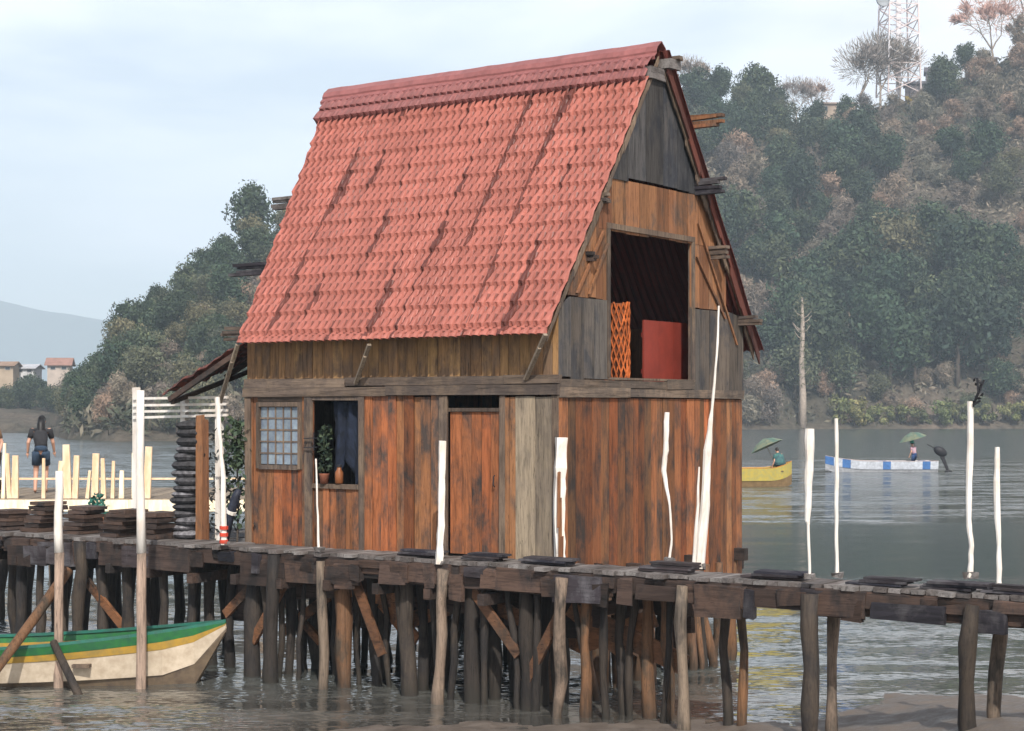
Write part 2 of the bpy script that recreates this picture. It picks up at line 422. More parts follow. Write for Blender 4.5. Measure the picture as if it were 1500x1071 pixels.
# gable end walls
def gplank(mb,w0,w1,z0,z1,t,x=0.,th=.025,cut=True,zj=.0):
    za=z1 if z1 is not None else roof_z(w0)-.06; zb=z1 if z1 is not None else roof_z(w1)-.06
    if cut: za=min(za,roof_z(w0)-.06); zb=min(zb,roof_z(w1)-.06)
    a=z0+R.uniform(-zj,zj)
    if za<=a and zb<=a: return
    za=max(za,a+.002); zb=max(zb,a+.002)
    xx=x+R.uniform(-.005,.005)
    mb.box8([(xx-th,w0,a),(xx,w0,a),(xx,w1,a),(xx-th,w1,a),(xx-th,w0,za),(xx,w0,za),(xx,w1,zb),(xx-th,w1,zb)],t)
def gzone(mb,w0,w1,z0,z1,w=.2,tin=None,x=0.,zj=.012):
    q=w0
    while q<w1-.02:
        ww=min(w*R.uniform(.7,1.3),w1-q); gplank(mb,q+.002,q+ww-.003,z0,z1,tin() if tin else rt(),x,zj=zj); q+=ww
OW0,OW1,OZ0,OZ1=1.145,3.21,2.20,4.02
g=MB(); gzone(g,.0,4.69,-.6,1.94,.17,x=-.01,zj=.12,tin=lambda: rt(.55,1.5)); g.build('gable_wall',M['orange'],HUT)
for a_ in ((.9,3.75,OZ1,4.68,.26),(.2,OW0,3.16,None,.22),(OW1,4.2,3.16,None,.24)):
    g=MB(); gzone(g,*a_); g.build('gable_cladding',M['tan'],HUT)
for a_ in ((.0,OW0,2.17,3.15,.3,.01),(OW1,4.69,1.97,3.15,.3,.01),(1.2,3.5,4.69,None,.34,.012)):
    g=MB(); gzone(g,a_[0],a_[1],a_[2],a_[3],a_[4],zj=.03,x=a_[5]); g.build('dark_cladding',M['dark'] if a_[3] is None else M['slate'],HUT)
g=MB()
for (a,b,z0,z1,x) in ((.0,1.6,1.95,2.07,.03),(1.61,4.68,1.955,2.06,.025),(.0,2.5,2.07,2.165,.022),(2.51,3.25,2.065,2.19,.035)):
    g.box(x-.05,x,a,b,z0,z1,rt(),j=.006)
g.build('gable_beam',wood('beam along y',(.11,.085,.066),(.075,.06,.05),(.15,.11,.08),grain=(14,.9,14)),HUT)
g=MB(); g.box(-.05,.02,OW0-.07,OW0-.004,OZ0,OZ1+.02,rt()); g.box(-.05,.02,OW1+.004,OW1+.07,OZ0,OZ1+.02,rt()); g.box(-.05,.022,OW0-.07,OW1+.07,OZ1+.021,OZ1+.09,rt()); g.box(-.06,.03,OW0-.05,OW1+.05,OZ0-.03,OZ0-.002,rt())
g.build('loft_frame',M['brown'],HUT)
# diagonal battens and barge boards at the gable
g=MB()
def batten(w0,z0,w1,z1,x,w,t,th=.02): g.beam((x,w0,z0),(x,w1,z1),w,th,t,roll=0)
for (a,b,c,d,w) in ((.35,3.2,.95,4.0,.05),(.62,3.2,1.05,3.85,.04),(3.3,3.85,4.1,3.05,.05),(3.35,4.3,4.45,2.7,.04)):
    g=MB(); g.box8([(.012,a,b),(.035,a,b),(.035,a+w,b),(.012,a+w,b),(.012,c,d),(.035,c,d),(.035,c+w,d),(.012,c+w,d)],rt(.7,1.1)); g.build('diagonal_batten',M['tan'],HUT)
g=MB()
def barge(y0,y1,side,x,w,m=0,tt=None):
    za,zb=roof_z(y0)-.03,roof_z(y1)-.03
    n=9
    for i in range(n):
        a=y0+(y1-y0)*i/n; b=y0+(y1-y0)*(i+1)/n; ww=w*R.uniform(.6,1.25); ww2=ww*R.uniform(.8,1.2)
        za,zb=roof_z(a)-.035,roof_z(b)-.035
        g.box8([(x-.02,a,za-ww),(x,a,za-ww),(x,b,zb-ww2),(x-.02,b,zb-ww2),(x-.02,a,za),(x,a,za),(x,b,zb),(x-.02,b,zb)],tt or rt(.7,1.3),m)
barge(YR+.05,5.0,1,.11,.16)
g.build('barge_board',M['rust'],HUT)
g=MB(); barge(-.28,YR-.03,-1,.028,.10); barge(YR+.05,4.9,1,.07,.22); g.build('rafter',M['brown'],HUT)
g=MB()
g.box(-.02,.06,YR-.3,YR+.42,6.05,6.2,(1,.5,.2),j=.01); g.box(-.02,.16,YR+.02,YR+.3,6.22,6.34,(1,.2,.6),j=.01); g.build('apex_board',M['deck'],HUT)
# back and left walls, floors
g=MB()
q=-5.06
while q<-.05:
    ww=.18; g.box(q,q+ww-.004,4.665,4.69,-.5,roof_z(4.69)-.1,rt()); q+=ww
g.build('rear_wall',M['orange'],HUT)
g=MB()
q=.03
while q<4.6:
    gplank(g,q,q+.19,-.1,None,rt(.6,1.),-5.06); q+=.194
g.build('end_wall',M['brown'],HUT)
g=MB(); g.box(-5.03,-.05,.05,4.64,-.09,-.03,(.8,.3,.2)); g.build('floor',M['beam'],HUT)
g=MB(); g.box(-5.03,-.06,.05,4.64,2.09,2.15,(.6,.3,.2)); g.build('loft_floor',M['beam'],HUT)
# eave braces
g_=[((348,505),(322,590),.0),((541,505),(521,562),0),((799,490),(770,556),0)]
for (a,b,_) in g_:
    p=loc(a[0],a[1],-.33); q=loc(b[0],b[1],-.06)
    mb=MB(); mb.beam(p,q,.05,.035,rt(1,1.2)); mb.beam(p.lerp(q,.3)+Vector((.02,-.03,0)),q,.04,.03,rt(.9,1.2))
    mb.build('eave_brace',M['pale'],HUT)
# lean-to roof at the far end
def awn(i,j):
    x=-5.1-1.35*i/40; y=-.25+2.6*j/60
    z=2.60-.60*i/40+.30*(y+.25)+.02*math.sin(2*math.pi*j/60*22)+.05*fbm(i*.12,j*.1,3.)
    if i>32: z+=.05*fbm(j*.6,i*.3,9.)
    return (x-.12*fbm(j*.3,1.)*(i/40),y,z)
mb=MB(); mb.grid(41,61,awn,lambda i,j:(R.uniform(.6,1.5),R.random(),0)); LT=mb.build('lean_to_roof',M['rust'],HUT)
so=LT.modifiers.new('thick','SOLIDIFY'); so.thickness=.008
mb=MB()
for y in (-.2,.9,2.2): mb.beam((-5.1,y,2.52+.3*(y+.25)),(-6.35,y,1.92+.3*(y+.25)),.05,.07,rt())
mb.beam((-6.3,-.2,1.90),(-6.3,2.3,2.65),.06,.06,rt()); mb.build('lean_to_rafter',M['beam'],LT)

# floor beams, stilts, braces of the hut
mb=MB()
for y in (.15,1.6,3.1,4.5): mb.beam((-5.3,y,-.20),(.15,y,-.22),.12,.17,rt(.6,1))
mb.build('floor_beam',M['beam'],HUT)
mb=MB()
for x in (-4.9,-3.7,-2.5,-1.3,-.1): mb.beam((x,-.05,-.36),(x,4.8,-.38),.12,.14,rt(.6,1))
mb.build('cross_beam',M['beam'],HUT)
def pile_mesh(p,topz,r,botz=-2.3,lean=(0,0),nn=7):
    pts=[];rs=[]
    for i in range(nn):
        f=i/(nn-1); z=topz+(botz-topz)*f
        pts.append((p[0]+lean[0]*f+R.uniform(-.03,.03),p[1]+lean[1]*f+R.uniform(-.018,.018),z)); rs.append(r*R.uniform(.78,1.2)*(1+.1*f))
    mb=MB(); mb.tube(pts,rs,9,rt(.7,1.2),jit=.10); return mb
stilts=[(-4.9,.3),(-4.2,.5),(-3.7,.25),(-2.9,.35),(-2.5,.9),(-1.9,.3),(-1.3,.45),(-.65,.25),(-.1,.2),(-.1,1.0),(-.15,1.55),(-.1,2.15),(-.2,2.9),(-.1,3.7),(-.15,4.5),
        (-4.9,1.7),(-3.7,1.6),(-2.5,1.9),(-1.3,1.7),(-4.9,3.2),(-3.6,3.3),(-2.4,3.2),(-1.2,3.1),(-4.8,4.5),(-3.5,4.55),(-2.4,4.5),(-1.2,4.6),(-.9,2.4),(-.7,3.6),(-4.4,2.6)]
for i,(x,y) in enumerate(stilts):
    ft=x>-.3
    mt=M['pileo'] if (ft and R.random()<.7) else M['pile']
    pile_mesh((x+R.uniform(-.08,.08),y),-.28 if not ft else -.12,R.uniform(.055,.095),lean=(R.uniform(-.12,.12),R.uniform(-.1,.1))).build('stilt',mt,HUT,True)
for i in range(64):
    x,y=R.uniform(-5.0,-.1),R.uniform(.1,3.2)
    if i%3==0: x,y=R.uniform(-.3,.05),R.uniform(.2,4.5)
    pile_mesh((x,y),-.3,R.uniform(.03,.06),lean=(R.uniform(-.35,.35),R.uniform(-.3,.3))).build('stilt',M['pileo'] if i%3==0 else M['pile'],HUT,True)
for (a,b,w) in (((-2.6,.2,-.95),(-1.1,.2,-.45),.2),((-1.3,.15,-.5),(-.2,.9,-1.15),.16),((-.05,.3,-.55),(-.05,1.9,-1.25),.22),((-.06,1.0,-1.2),(-.06,2.9,-.5),.18),((-4.6,.2,-1.2),(-3.5,.3,-.45),.13),((-3.6,.25,-.4),(-2.9,.3,-1.2),.12),((-.04,.6,-.72),(-.04,2.2,-.62),.14),((-.9,.1,-.5),(-.25,.15,-.95),.15),((-4.9,.4,-.7),(-4.0,.3,-1.3),.11)):
    mb=MB(); mb.beam(a,b,.05,w,rt(.8,1.2)); mb.build('brace',M['brace'],HUT)

# ------------------------------------------------------------------ things in the loft and at the open window
def hp(x,y,z):  # hut local -> world
    return HUT_M@Vector((x,y,z))
HUT_M=Matrix.Translation(C0)@Matrix.Rotation(ANG,4,'Z')
def hthing(name,local,label,cat,group=None): return empty(name,hp(*local),ANG,label,cat,group)
# woven orange roll
q0=locg(908,556,-.12)
t=hthing('net_roll',(-.16,q0.y,2.16),'coarse woven orange roll standing in the left corner of the loft opening','net roll')
mb=MB(); mb.tube([(0,0,0),(0,0,.5),(0,0,.98)],[.125,.13,.125],14,(.8,0,0)); mb.build('roll_core',plain('orange core',(.16,.05,.018),.8),t,True)
mb=MB()
for k in range(14):
    for sgn in (1,-1):
        pts=[]
        for i in range(9):
            th=2*math.pi*(k/14)+sgn*i/8*2.2; rr=.145+R.uniform(-.012,.016); pts.append((rr*math.cos(th),rr*math.sin(th),.98*i/8+R.uniform(-.02,.02)))
        mb.tube(pts,[.013]*9,4,(R.uniform(.8,1.2),0,0))
mb.build('netting',plain('orange netting',(.42,.10,.02),.8,.6,9),t)
q0=locg(942,556,-.35); q1=locg(1006,474,-.35)
t=hthing('red_board',(-.35,q0.y,2.155),'flat dark red board leaning upright in the loft opening','board')
mb=MB()
w=(q1.y-q0.y)
for i in range(3): mb.box(-.012+R.uniform(-.002,.002),.015,w*i/3+.002,w*(i+1)/3-.002,0,q1.z-2.155,(R.uniform(.9,1.1),0,0))
mb.build('panel',M['red'],t); mb=MB()
for zz in (.12,.6): mb.box(-.045,-.013,.02,w-.02,zz,zz+.06,(.8,0,0))
mb.build('batten',M['red'],t)
# stuff hanging in the open window
t=hthing('hanging_cloth',(-3.32,.10,1.93),'dark blue black cloth hanging inside the open hut window','cloth')
mb=MB()
mb.grid(14,16,lambda i,j:(-.3+.55*i/13+.02*fbm(i*.5,j*.3),.035*math.sin(i*1.5+j*.15)+.02,-(j/15)*(1.0+.12*math.sin(i*.9)+(.08 if i>8 else -.1))),lambda i,j:(R.uniform(.6,1.4),0,0))
o=mb.build('drape',plain('dark blue cloth',(.012,.018,.035),.9,.5,6),t,True); so=o.modifiers.new('thick','SOLIDIFY'); so.thickness=.006
mb=MB(); mb.tube([(-.42,.0,.01),(.3,.0,.015)],[.012,.012],6); mb.build('rail',M['brown'],t)
t=hthing('potted_plant',(-3.66,-.02,.833),'leafy green plant in a clay pot on the open window sill','plant')
mb=MB(); mb.tube([(0,0,0),(0,0,.12),(0,0,.13)],[.05,.07,.075],12); mb.build('pot',plain('clay pot',(.25,.09,.05),.8),t,True)
mb=MB()
for i in range(150):
    a=R.uniform(0,6.28); r=R.random()**.5*.13; mb.card((r*math.cos(a)*.8,r*math.sin(a)*.45+.02,.16+R.random()*.6),.09,.5,(R.uniform(.5,1.3),R.random(),0))
mb.build('foliage',LEAF['dark'],t)
t=hthing('clutter_jar',(-3.42,.0,.833),'orange brown jar standing on the open window sill','jar')
mb=MB(); mb.tube([(0,0,0),(0,0,.02),(0,0,.15),(0,0,.19),(0,0,.22)],[.04,.055,.055,.03,.03],12); mb.build('jar',plain('amber jar',(.22,.08,.03),.3),t,True)
mb=MB(); mb.tube([(0,0,.22),(0,0,.25)],[.036,.036],12); mb.build('lid',M['black'],t)

# ------------------------------------------------------------------ walkway along the hut
WK=empty('walkway',C0,ANG,'narrow plank walkway on piles running past the front of the hut','walkway')
YF,YB=-.62,-.045
mb=MB(); x=-11.5
while x<7.5:
    w=R.uniform(.11,.17)
    mb.box(x,x+w-.012,YF+(R.uniform(-.05,.04) if R.random()<.8 else -R.uniform(.06,.16)),YB+R.uniform(-.01,.02),-.045+R.uniform(-.006,.006),R.uniform(-.006,.008),rt(.75,1.25),j=.004); x+=w
mb.build('decking',M['deck'],WK)
x=-11.5
while x<7.4:
    L=R.uniform(1.7,2.5); mb=MB()
    mb.box(x,x+L-.01,YF-.01,YF+.06,-.27+R.uniform(-.04,.03),-.055,rt(.7,1.2),j=.02); 
    mb.box(x+R.uniform(0,.3),x+L*R.uniform(.5,.9),YF-.045,YF-.013,-.20+R.uniform(-.08,.02),-.075,rt(.6,1.1),j=.01)
    mb.build('edge_beam',M['beam'],WK); x+=L
for i in range(70):
    x=-11.2+i*.265+R.uniform(-.1,.1); L=R.choice([R.uniform(.12,.3),R.uniform(.3,.9)]); z1=-.05-R.random()**2*.12; mb=MB()
    mb.box(x,x+L,YF-.055-R.uniform(0,.05),YF-.014,z1-R.uniform(.06,.34),z1,rt(.45,1.25),j=.02); mb.build('fascia_board',R.choice([M['beam'],M['navy'],M['beam']]),WK)
mb=MB(); mb.box(-11.5,7.4,YB-.06,YB,-.30,-.06,rt()); mb.build('back_beam',M['beam'],WK)
for x in [-11,-10,-9,-8,-7,-6.2,-5.4]+[ -4.6,-3.8,-3,-2.2,-1.4,-.6]:
    mb=MB(); mb.beam((x,YF-.12,-.42+R.uniform(-.03,.03)),(x+R.uniform(-.05,.05),1.9 if x<-5.2 else .1,-.42),.1,.13,rt(.6,1)); mb.build('cap_beam',M['beam'],WK)
# wider deck at the left end, behind the walkway
mb=MB(); x=-11.5
while x<-5.25:
    w=R.uniform(.12,.18); mb.box(x,x+w-.012,YB+.03,2.0,-.05,R.uniform(-.012,.0),rt(.6,1.1),j=.004); x+=w
mb.build('side_decking',M['deck'],WK)
def wpile(px,y,r,mat,top=-.06,leanx=0,leany=0,bot=-2.4):
    p=loc(px,850,y); pile_mesh((p.x,y),top,r,bot,(leanx,leany)).build('pile',mat,WK,True)
for px,r,mt in ((30,.07,'pile'),(62,.06,'pile'),(118,.08,'pile'),(150,.07,'pile'),(185,.075,'pile'),(240,.07,'pile'),(280,.06,'pile'),(372,.10,'pile'),(398,.08,'pile'),(470,.055,'pilep'),(500,.09,'pileo'),(596,.095,'pile'),(648,.065,'pilep'),(692,.10,'pile'),(772,.085,'pile'),(824,.06,'pilep'),(858,.06,'pileo'),(1000,.065,'pilep'),(1184,.085,'pile'),(1420,.085,'pile'),(1560,.08,'pile')):
    wpile(px,(YF-.10 if mt=='pilep' or px in (1184,1420,118,398) else YF+.16),r,M[mt],top=(-.10 if mt=='pilep' or px in (1184,1420) else -.06),leanx=R.uniform(-.08,.08))
for px,r,mt in ((20,.07,'pile'),(90,.07,'pile'),(165,.08,'pile'),(215,.06,'pile'),(305,.08,'pile'),(340,.07,'pile'),(430,.07,'pile'),(545,.07,'pile'),(620,.06,'pile'),(720,.08,'pile'),(800,.07,'pile'),(905,.06,'pile'),(945,.07,'pileo'),(970,.06,'pileo'),(1060,.05,'pile'),(1086,.055,'pileo'),(1224,.06,'pilep'),(1462,.065,'pilep')):
    wpile(px,YB-.02+R.uniform(-.02,.02),r,M[mt],leanx=R.uniform(-.15,.15))
for px in (385,415,450,520,560,580,632,672,705,745,785,812,840,880,930,985): wpile(px,R.uniform(-.5,-.1),R.uniform(.03,.055),M['pile'],leanx=R.uniform(-.3,.3))
for px in (10,48,75,105,135,172,200,232,262,292,322): wpile(px,R.uniform(.7,1.9),R.uniform(.05,.09),M['pile'],leanx=R.uniform(-.3,.3))
for (a,b) in (((118,840),(190,930)),((330,900),(395,830)),((560,960),(520,850)),((760,960),(690,860)),((820,900),(770,1000)),((430,830),(370,940))):
    p=loc(a[0],a[1],YF+.12); q=loc(b[0],b[1],YF+.12); mb=MB(); mb.beam(p,q,.05,.12,rt(.7,1.2)); mb.build('brace',M['brace'],WK)
for (a,b) in (((515,862),(600,885)),((690,868),(790,920)),((835,890),(915,955)),((880,915),(1005,975)),((850,945),(960,905)),((610,940),(560,880))):
    p=loc(a[0],a[1],YB-.03); q=loc(b[0],b[1],YB+.02); mb=MB(); mb.beam(p,q,.04,R.uniform(.16,.26),rt(1.0,1.5)); mb.build('brace',M['brace'],WK)
for i in range(64):
    px=330+i*11+R.uniform(-8,8); p=loc(px,850,YB-.05+R.uniform(-.03,.9)); L=R.uniform(.15,.8)*(1 if i%3 else .5)
    mb=MB(); mb.box(p.x-R.uniform(.06,.16),p.x+R.uniform(.06,.16),p.y,p.y+.03,-.30-L,-.10,rt(.5,1.1),j=.03); mb.build('hanging_board',M['beam'],WK)
for i in range(9):
    x=-5.6+i*.72; z=-.42-.1*(i%3); mb=MB(); mb.beam((x,YB+.02+.1*(i%2),z),(x+R.uniform(.9,1.6),YB+.05+.1*(i%2),z-R.uniform(-.25,.35)),.05,R.uniform(.10,.18),rt(.6,1.1)); mb.build('stringer',M['beam'],WK)
# slanted prop at the far left
p=at(100,835,21.9); q=at(-8,985,20.9)
pr=MB(); pr.tube([p-q,(p-q)*.5+Vector((.02,0,.02)),(0,0,0),(p-q)*-.25],[.07,.065,.06,.06],9,(.9,.3,.4),jit=.08)
tag(pr.build('mooring_prop',M['pileo'],None,True,loc=q),'slanted brown timber leaning against the walkway left of the moored boat','timber prop')
p=at(78,940,21.4); q=at(112,1012,21.0)
pr=MB(); pr.tube([p-q,(0,0,0),(p-q)*-.3],[.045,.05,.05],8,(1,.3,.4),jit=.08)
tag(pr.build('short_prop',M['pile'],None,True,loc=q),'short grey stake leaning beside the boat hull at far left','stake')

# white posts on the walkway
def white_post(pts,rads,label,base=None,n=6):
    b=Vector(pts[-1]); t=empty('white_post',hp(b.x,b.y,b.z),ANG,label,'post','white painted posts along the walkway')
    mb=MB(); P2_=[];R2_=[]
    for i in range(len(pts)-1):
        for q in range(4):
            f=q/4; P2_.append(Vector(pts[i]).lerp(Vector(pts[i+1]),f)-b+Vector((R.uniform(-.003,.003),R.uniform(-.003,.003),0))); R2_.append((rads[i]+(rads[i+1]-rads[i])*f)*R.uniform(.82,.98))
    P2_.append(Vector((0,0,0))); R2_.append(rads[-1])
    mb.tube(P2_,R2_,n if n==4 else 9,(1.,.2,R.random()),jit=.10); mb.build('shaft',M['white'],t)
    mb=MB(); mb.box(-.05,.06,-.03,.04,-.01,.05,(1,.3,.3),j=.015); mb.build('foot_block',M['deck'],t)
    return t
def wp(pxs,y,rads,label,**k): return white_post([loc(a,b,y) for a,b in pxs],rads,label,**k)
yf=YF-.075
tw_=wp([(1422,588),(1421,650),(1419,760),(1423,800),(1421,846)],yf,[.032,.036,.03,.026,.03],'white post with black twig by its top, second from the right edge')
top_=(loc(1424,590,yf)-loc(1421,846,yf)); mb=MB()
for a,b2 in (((0,0,-.05),(.07,-.02,.10)),((.04,-.01,.03),(.12,.0,.22)),((.07,-.02,.10),(.05,.0,.24)),((.02,-.03,-.02),(.10,-.05,.02))): mb.beam(top_+Vector(a),top_+Vector(b2),.018,.018)
for i in range(16): mb.card(top_+Vector((R.uniform(0,.12),R.uniform(-.04,.02),R.uniform(0,.24))),.06,.5,(1,0,0))
mb.build('twig',M['black'],tw_)
wp([(1461,655),(1460,720),(1463,800),(1464,866)],YB-.02,[.026,.036,.026,.03],'white post nearest the right edge, behind the second one')
wp([(1186,628),(1185,690),(1183,762),(1184,770),(1186,848)],yf,[.055,.05,.03,.016,.016],'white paddle-shaped post, broad at top, in front of the yellow boat')
wp([(1225,613),(1226,700),(1225,780),(1226,845)],YB-.02,[.022,.022,.02,.022],'thin straight white post just right of the paddle-shaped post')
wp([(977,604),(975,660),(972,690),(981,740),(984,790),(980,824)],-.12,[.03,.034,.032,.014,.013,.02],'crooked white post tapering downward in front of the gable wall')
wp([(1053,448),(1050,520),(1043,600),(1037,660),(1032,740),(1024,832)],.1,[.012,.014,.018,.05,.06,.07],'tall leaning white pole, thin at top and split wide at base, by right hut corner')
wp([(1024,684),(1022,740),(1016,832)],.0,[.01,.02,.022],'short white splinter post leaning against the tall leaning pole')
bw_=wp([(822,641),(820,700),(818,760),(821,828)],-.10,[.10,.10,.095,.09],'broad white board post with bare wood middle at the hut corner',n=4)
b=loc(821,828,-.10); mb=MB()
for k,(z0,z1,w) in enumerate(((.04,.80,.022),(.45,1.10,.012),(.04,.35,.016))):
    dx=(.0,-.012,.028)[k]+.062; mb.box(dx-w,dx+w,-.115-.004*k,-.09,z0,z1,rt(.9,1.3),j=.006)
mb.build('bare_wood',M['tan'],bw_)
wp([(648,646),(647,700),(646,770),(643,826)],yf,[.062,.06,.058,.06],'bright white square post in front of the hut door',n=4)
wp([(463,672),(465,740),(467,806)],yf,[.012,.014,.018],'thin white stick post below the dark open window')
wp([(318,582),(322,640),(327,700),(328,798)],yf,[.04,.03,.035,.045],'white post with red striped foot left of the hut')
mb=MB(); b=loc(328,798,yf)
for k in range(3): mb.tube([(0,0,.02+.09*k),(0,0,.065+.09*k)],[.058,.058],10)
t=[o for o in bpy.data.objects if o.name.startswith('white_post')][-1]
mb.build('red_band',plain('red band',(.55,.06,.03),.5),t)
# tall mooring posts left
def mpost(px,top,Y,r,label,mat2=True):
    p=at(px,top,Y); t=empty('mooring_post',(p.x,Y,-.6),0,label,'post','mooring posts beside the boat')
    h=p.z+.6; mb=MB(); mb.tube([(R.uniform(-.02,.02),0,z) for z in (0,.6,1.2,1.8,2.3)],[r,r*1.05,r*.95,r,r*.95],9,(1,.3,.5),jit=.08); mb.build('shaft',M['pilex'],t,True)
    mb=MB(); n=5; mb.tube([(R.uniform(-.012,.012),0,2.3+(h-2.3)*i/(n-1)) for i in range(n)],[r*.98,r*.9,r*.85,r*.85,r*.8],9,(1,.2,.3),jit=.05); mb.build('painted_top',M['white'],t,True)
M['pilex']=wood('pale mooring pile',(.36,.26,.2),(.27,.2,.15),(.17,.13,.10),wet=.25)
mpost(206,572,21.4,.062,'tall pale mooring post with white painted top in front of the boat bow')
mpost(86,690,21.5,.06,'cream mooring post in front of the boat near the left edge')

# low dark board bundles lying on the deck
def boards(px,y,n,L,w,th,mat,label,name='board_stack',group=None,rise=0.,z0=.01,step=.06):
    p=loc(px,850,y); t=tag(empty(name,hp(p.x,y,z0),ANG),label,'boards',group)
    for i in range(n):
        mb=MB(); dx=step*i+R.uniform(-.04,.04); LL=L*R.uniform(.8,1.1)
        mb.box(-LL/2+dx,LL/2+dx,-w/2+R.uniform(-.03,.03),w/2+R.uniform(-.03,.03),i*th,i*th+th*.86,rt(.7,1.3),j=th*.12); mb.build('board',mat,t)
for px,lab in ((60,'dark brown board stack on the walkway below the woman'),(120,'brown board stack on the walkway by the small teal plant'),(176,'brown board stack on the walkway left of the tall mooring post'),(228,'brown board stack on the walkway right of the tall mooring post'),(10,'dark board stack on the walkway cut by the left edge')):
    boards(px,-.25+R.uniform(-.06,.05),R.choice([5,6,7]),.42*R.uniform(.85,1.1),.4,R.uniform(.055,.08),M['beamx'] if 'beamx' in M else M['beam'],lab,group='brown board stacks on the walkway',step=.025)
for px,lab,n in ((612,'tarred boards lying on the walkway left of the bright white square post',3),(705,'tarred boards lying on the walkway in front of the door',3),(800,'tarred boards lying on the walkway at the hut corner',3),(975,'tarred boards lying on the walkway under the gable',4),(1135,'tarred boards lying on the walkway right of the hut',3),(1290,'long tarred boards lying on the open walkway right of the thin post',3),(1392,'tarred boards lying on the walkway left of the post with the black twig',3),(1490,'tarred boards on the walkway cut by the right edge',3)):
    boards(px,-.42,n,.62,.2,.028,M['navy'],lab,group='tarred boards on the walkway',step=.05)

# ------------------------------------------------------------------ porch left of the hut
yp=.15
t=hthing('porch_frame',loc(200,770,yp).to_tuple(),'white painted porch frame with four thin rails beside the hut','porch frame')
b=loc(200,770,yp)
for px,top in ((200,568),(270,575),(322,584)):
    p=loc(px,top,yp); mb=MB(); mb.box(p.x-b.x-.04,p.x-b.x+.04,-.04,.04,-b.z-.02,p.z-b.z,rt(.95,1.05),j=.008); mb.build('post',M['white'],t)
for a,c in ((584,582),(594,592),(603,601),(612,608)):
    p=loc(200,a,yp);q=loc(338,c,yp); mb=MB(); mb.beam(p-b+Vector((0,-.06,0)),q-b+Vector((0,-.06,0)),.03,.035,rt(.9,1.05)); mb.build('rail',M['white'],t)
q=loc(270,772,.0); t=hthing('net_stack',(q.x,.05,.0),'tall stack of folded grey and black fishing nets under the white porch rails','net stack')
mb=MB(); z=0
while z<1.55:
    h=R.uniform(.09,.15); r=R.uniform(.2,.27)
    mb.ball((R.uniform(-.05,.05)+.08*(z/1.6),0,z+h/2),(r,.22,h*.62),12,6,(R.choice([.35,.6,1.,1.5]),0,0)); z+=h*.85
mb.build('folds',plain('grey net',(.15,.145,.155),.95,.75,16,bmp=.8),t)
q=loc(296,775,-.02); t=hthing('upright_board',(q.x,-.02,0),'orange brown board standing upright beside the stack of nets','board')
mb=MB(); mb.box(-.09,.02,-.02,.02,0,1.72,(1,.2,.2),j=.012); mb.box(.022,.10,-.015,.025,0,1.66,(.75,.6,.7),j=.012); mb.build('plank',M['tan'],t)
q=loc(346,700,-.02); t=hthing('climbing_plant',(q.x,.0,0),'green climbing plant hanging at the left end of the hut','plant')
mb=MB()
for i in range(420):
    z=R.choice([R.uniform(.2,1.7),R.uniform(1.0,1.65)]); mb.card((R.gauss(0,.10),R.gauss(0,.08),z),.10,.55,(R.uniform(.5,1.4),R.random(),0))
mb.build('foliage',LEAF['dark'],t)
mb=MB(); mb.tube([(0,0,0),(.03,0,.6),(-.04,.02,1.2),(.02,0,1.7)],[.015,.012,.01,.006],6); mb.build('stem',M['bark'],t)
q=loc(340,780,-.2); t=hthing('rolled_tarp',(q.x-.1,-.2,0),'dark blue rolled tarp leaning at the left end of the hut','tarp')
mb=MB(); mb.tube([(-.05,0,0),(.0,.02,.3),(.12,.05,.62),(.17,.06,.72)],[.06,.07,.06,.035],10,(1,0,0),jit=.12); mb.build('roll',plain('dark tarp',(.022,.026,.042),.6,.5,14),t,True)
mb=MB(); mb.tube([(.035,.03,.40),(.055,.033,.44)],[.08,.078],10); mb.build('tie',M['white'],t)
q=loc(312,770,.1); t=hthing('clutter_bush',(q.x,.25,0),'dark twiggy bush growing behind the white post with striped foot','bush')
mb=MB()
for i in range(420): mb.card((R.gauss(0,.13),R.gauss(0,.1),R.uniform(.0,1.5)),.11,.4,(R.uniform(.3,1.5),R.random(),0))
mb.build('foliage',leafmat('dark grey leaves',(.03,.035,.04),(.12,.12,.12)),t)
mb=MB(); mb.tube([(0,0,0),(.02,0,.8),(0,.03,1.5)],[.02,.014,.008],6); mb.build('stem',M['bark'],t)
q=loc(150,745,.6); t=hthing('pot_plant',(q.x,.5,0),'small teal green potted plant on the walkway near the left edge','plant')
mb=MB(); mb.tube([(0,0,0),(0,0,.2)],[.07,.1],12); mb.build('pot',plain('clay pot b',(.5,.2,.1),.8),t,True)
mb=MB()
for i in range(80): mb.card((R.gauss(0,.06),R.gauss(0,.06),.22+R.uniform(0,.32)),.10,.5,(R.uniform(.7,1.3),R.random(),0))
mb.build('foliage',leafmat('teal leaves',(.03,.14,.10),(.06,.22,.15)),t)

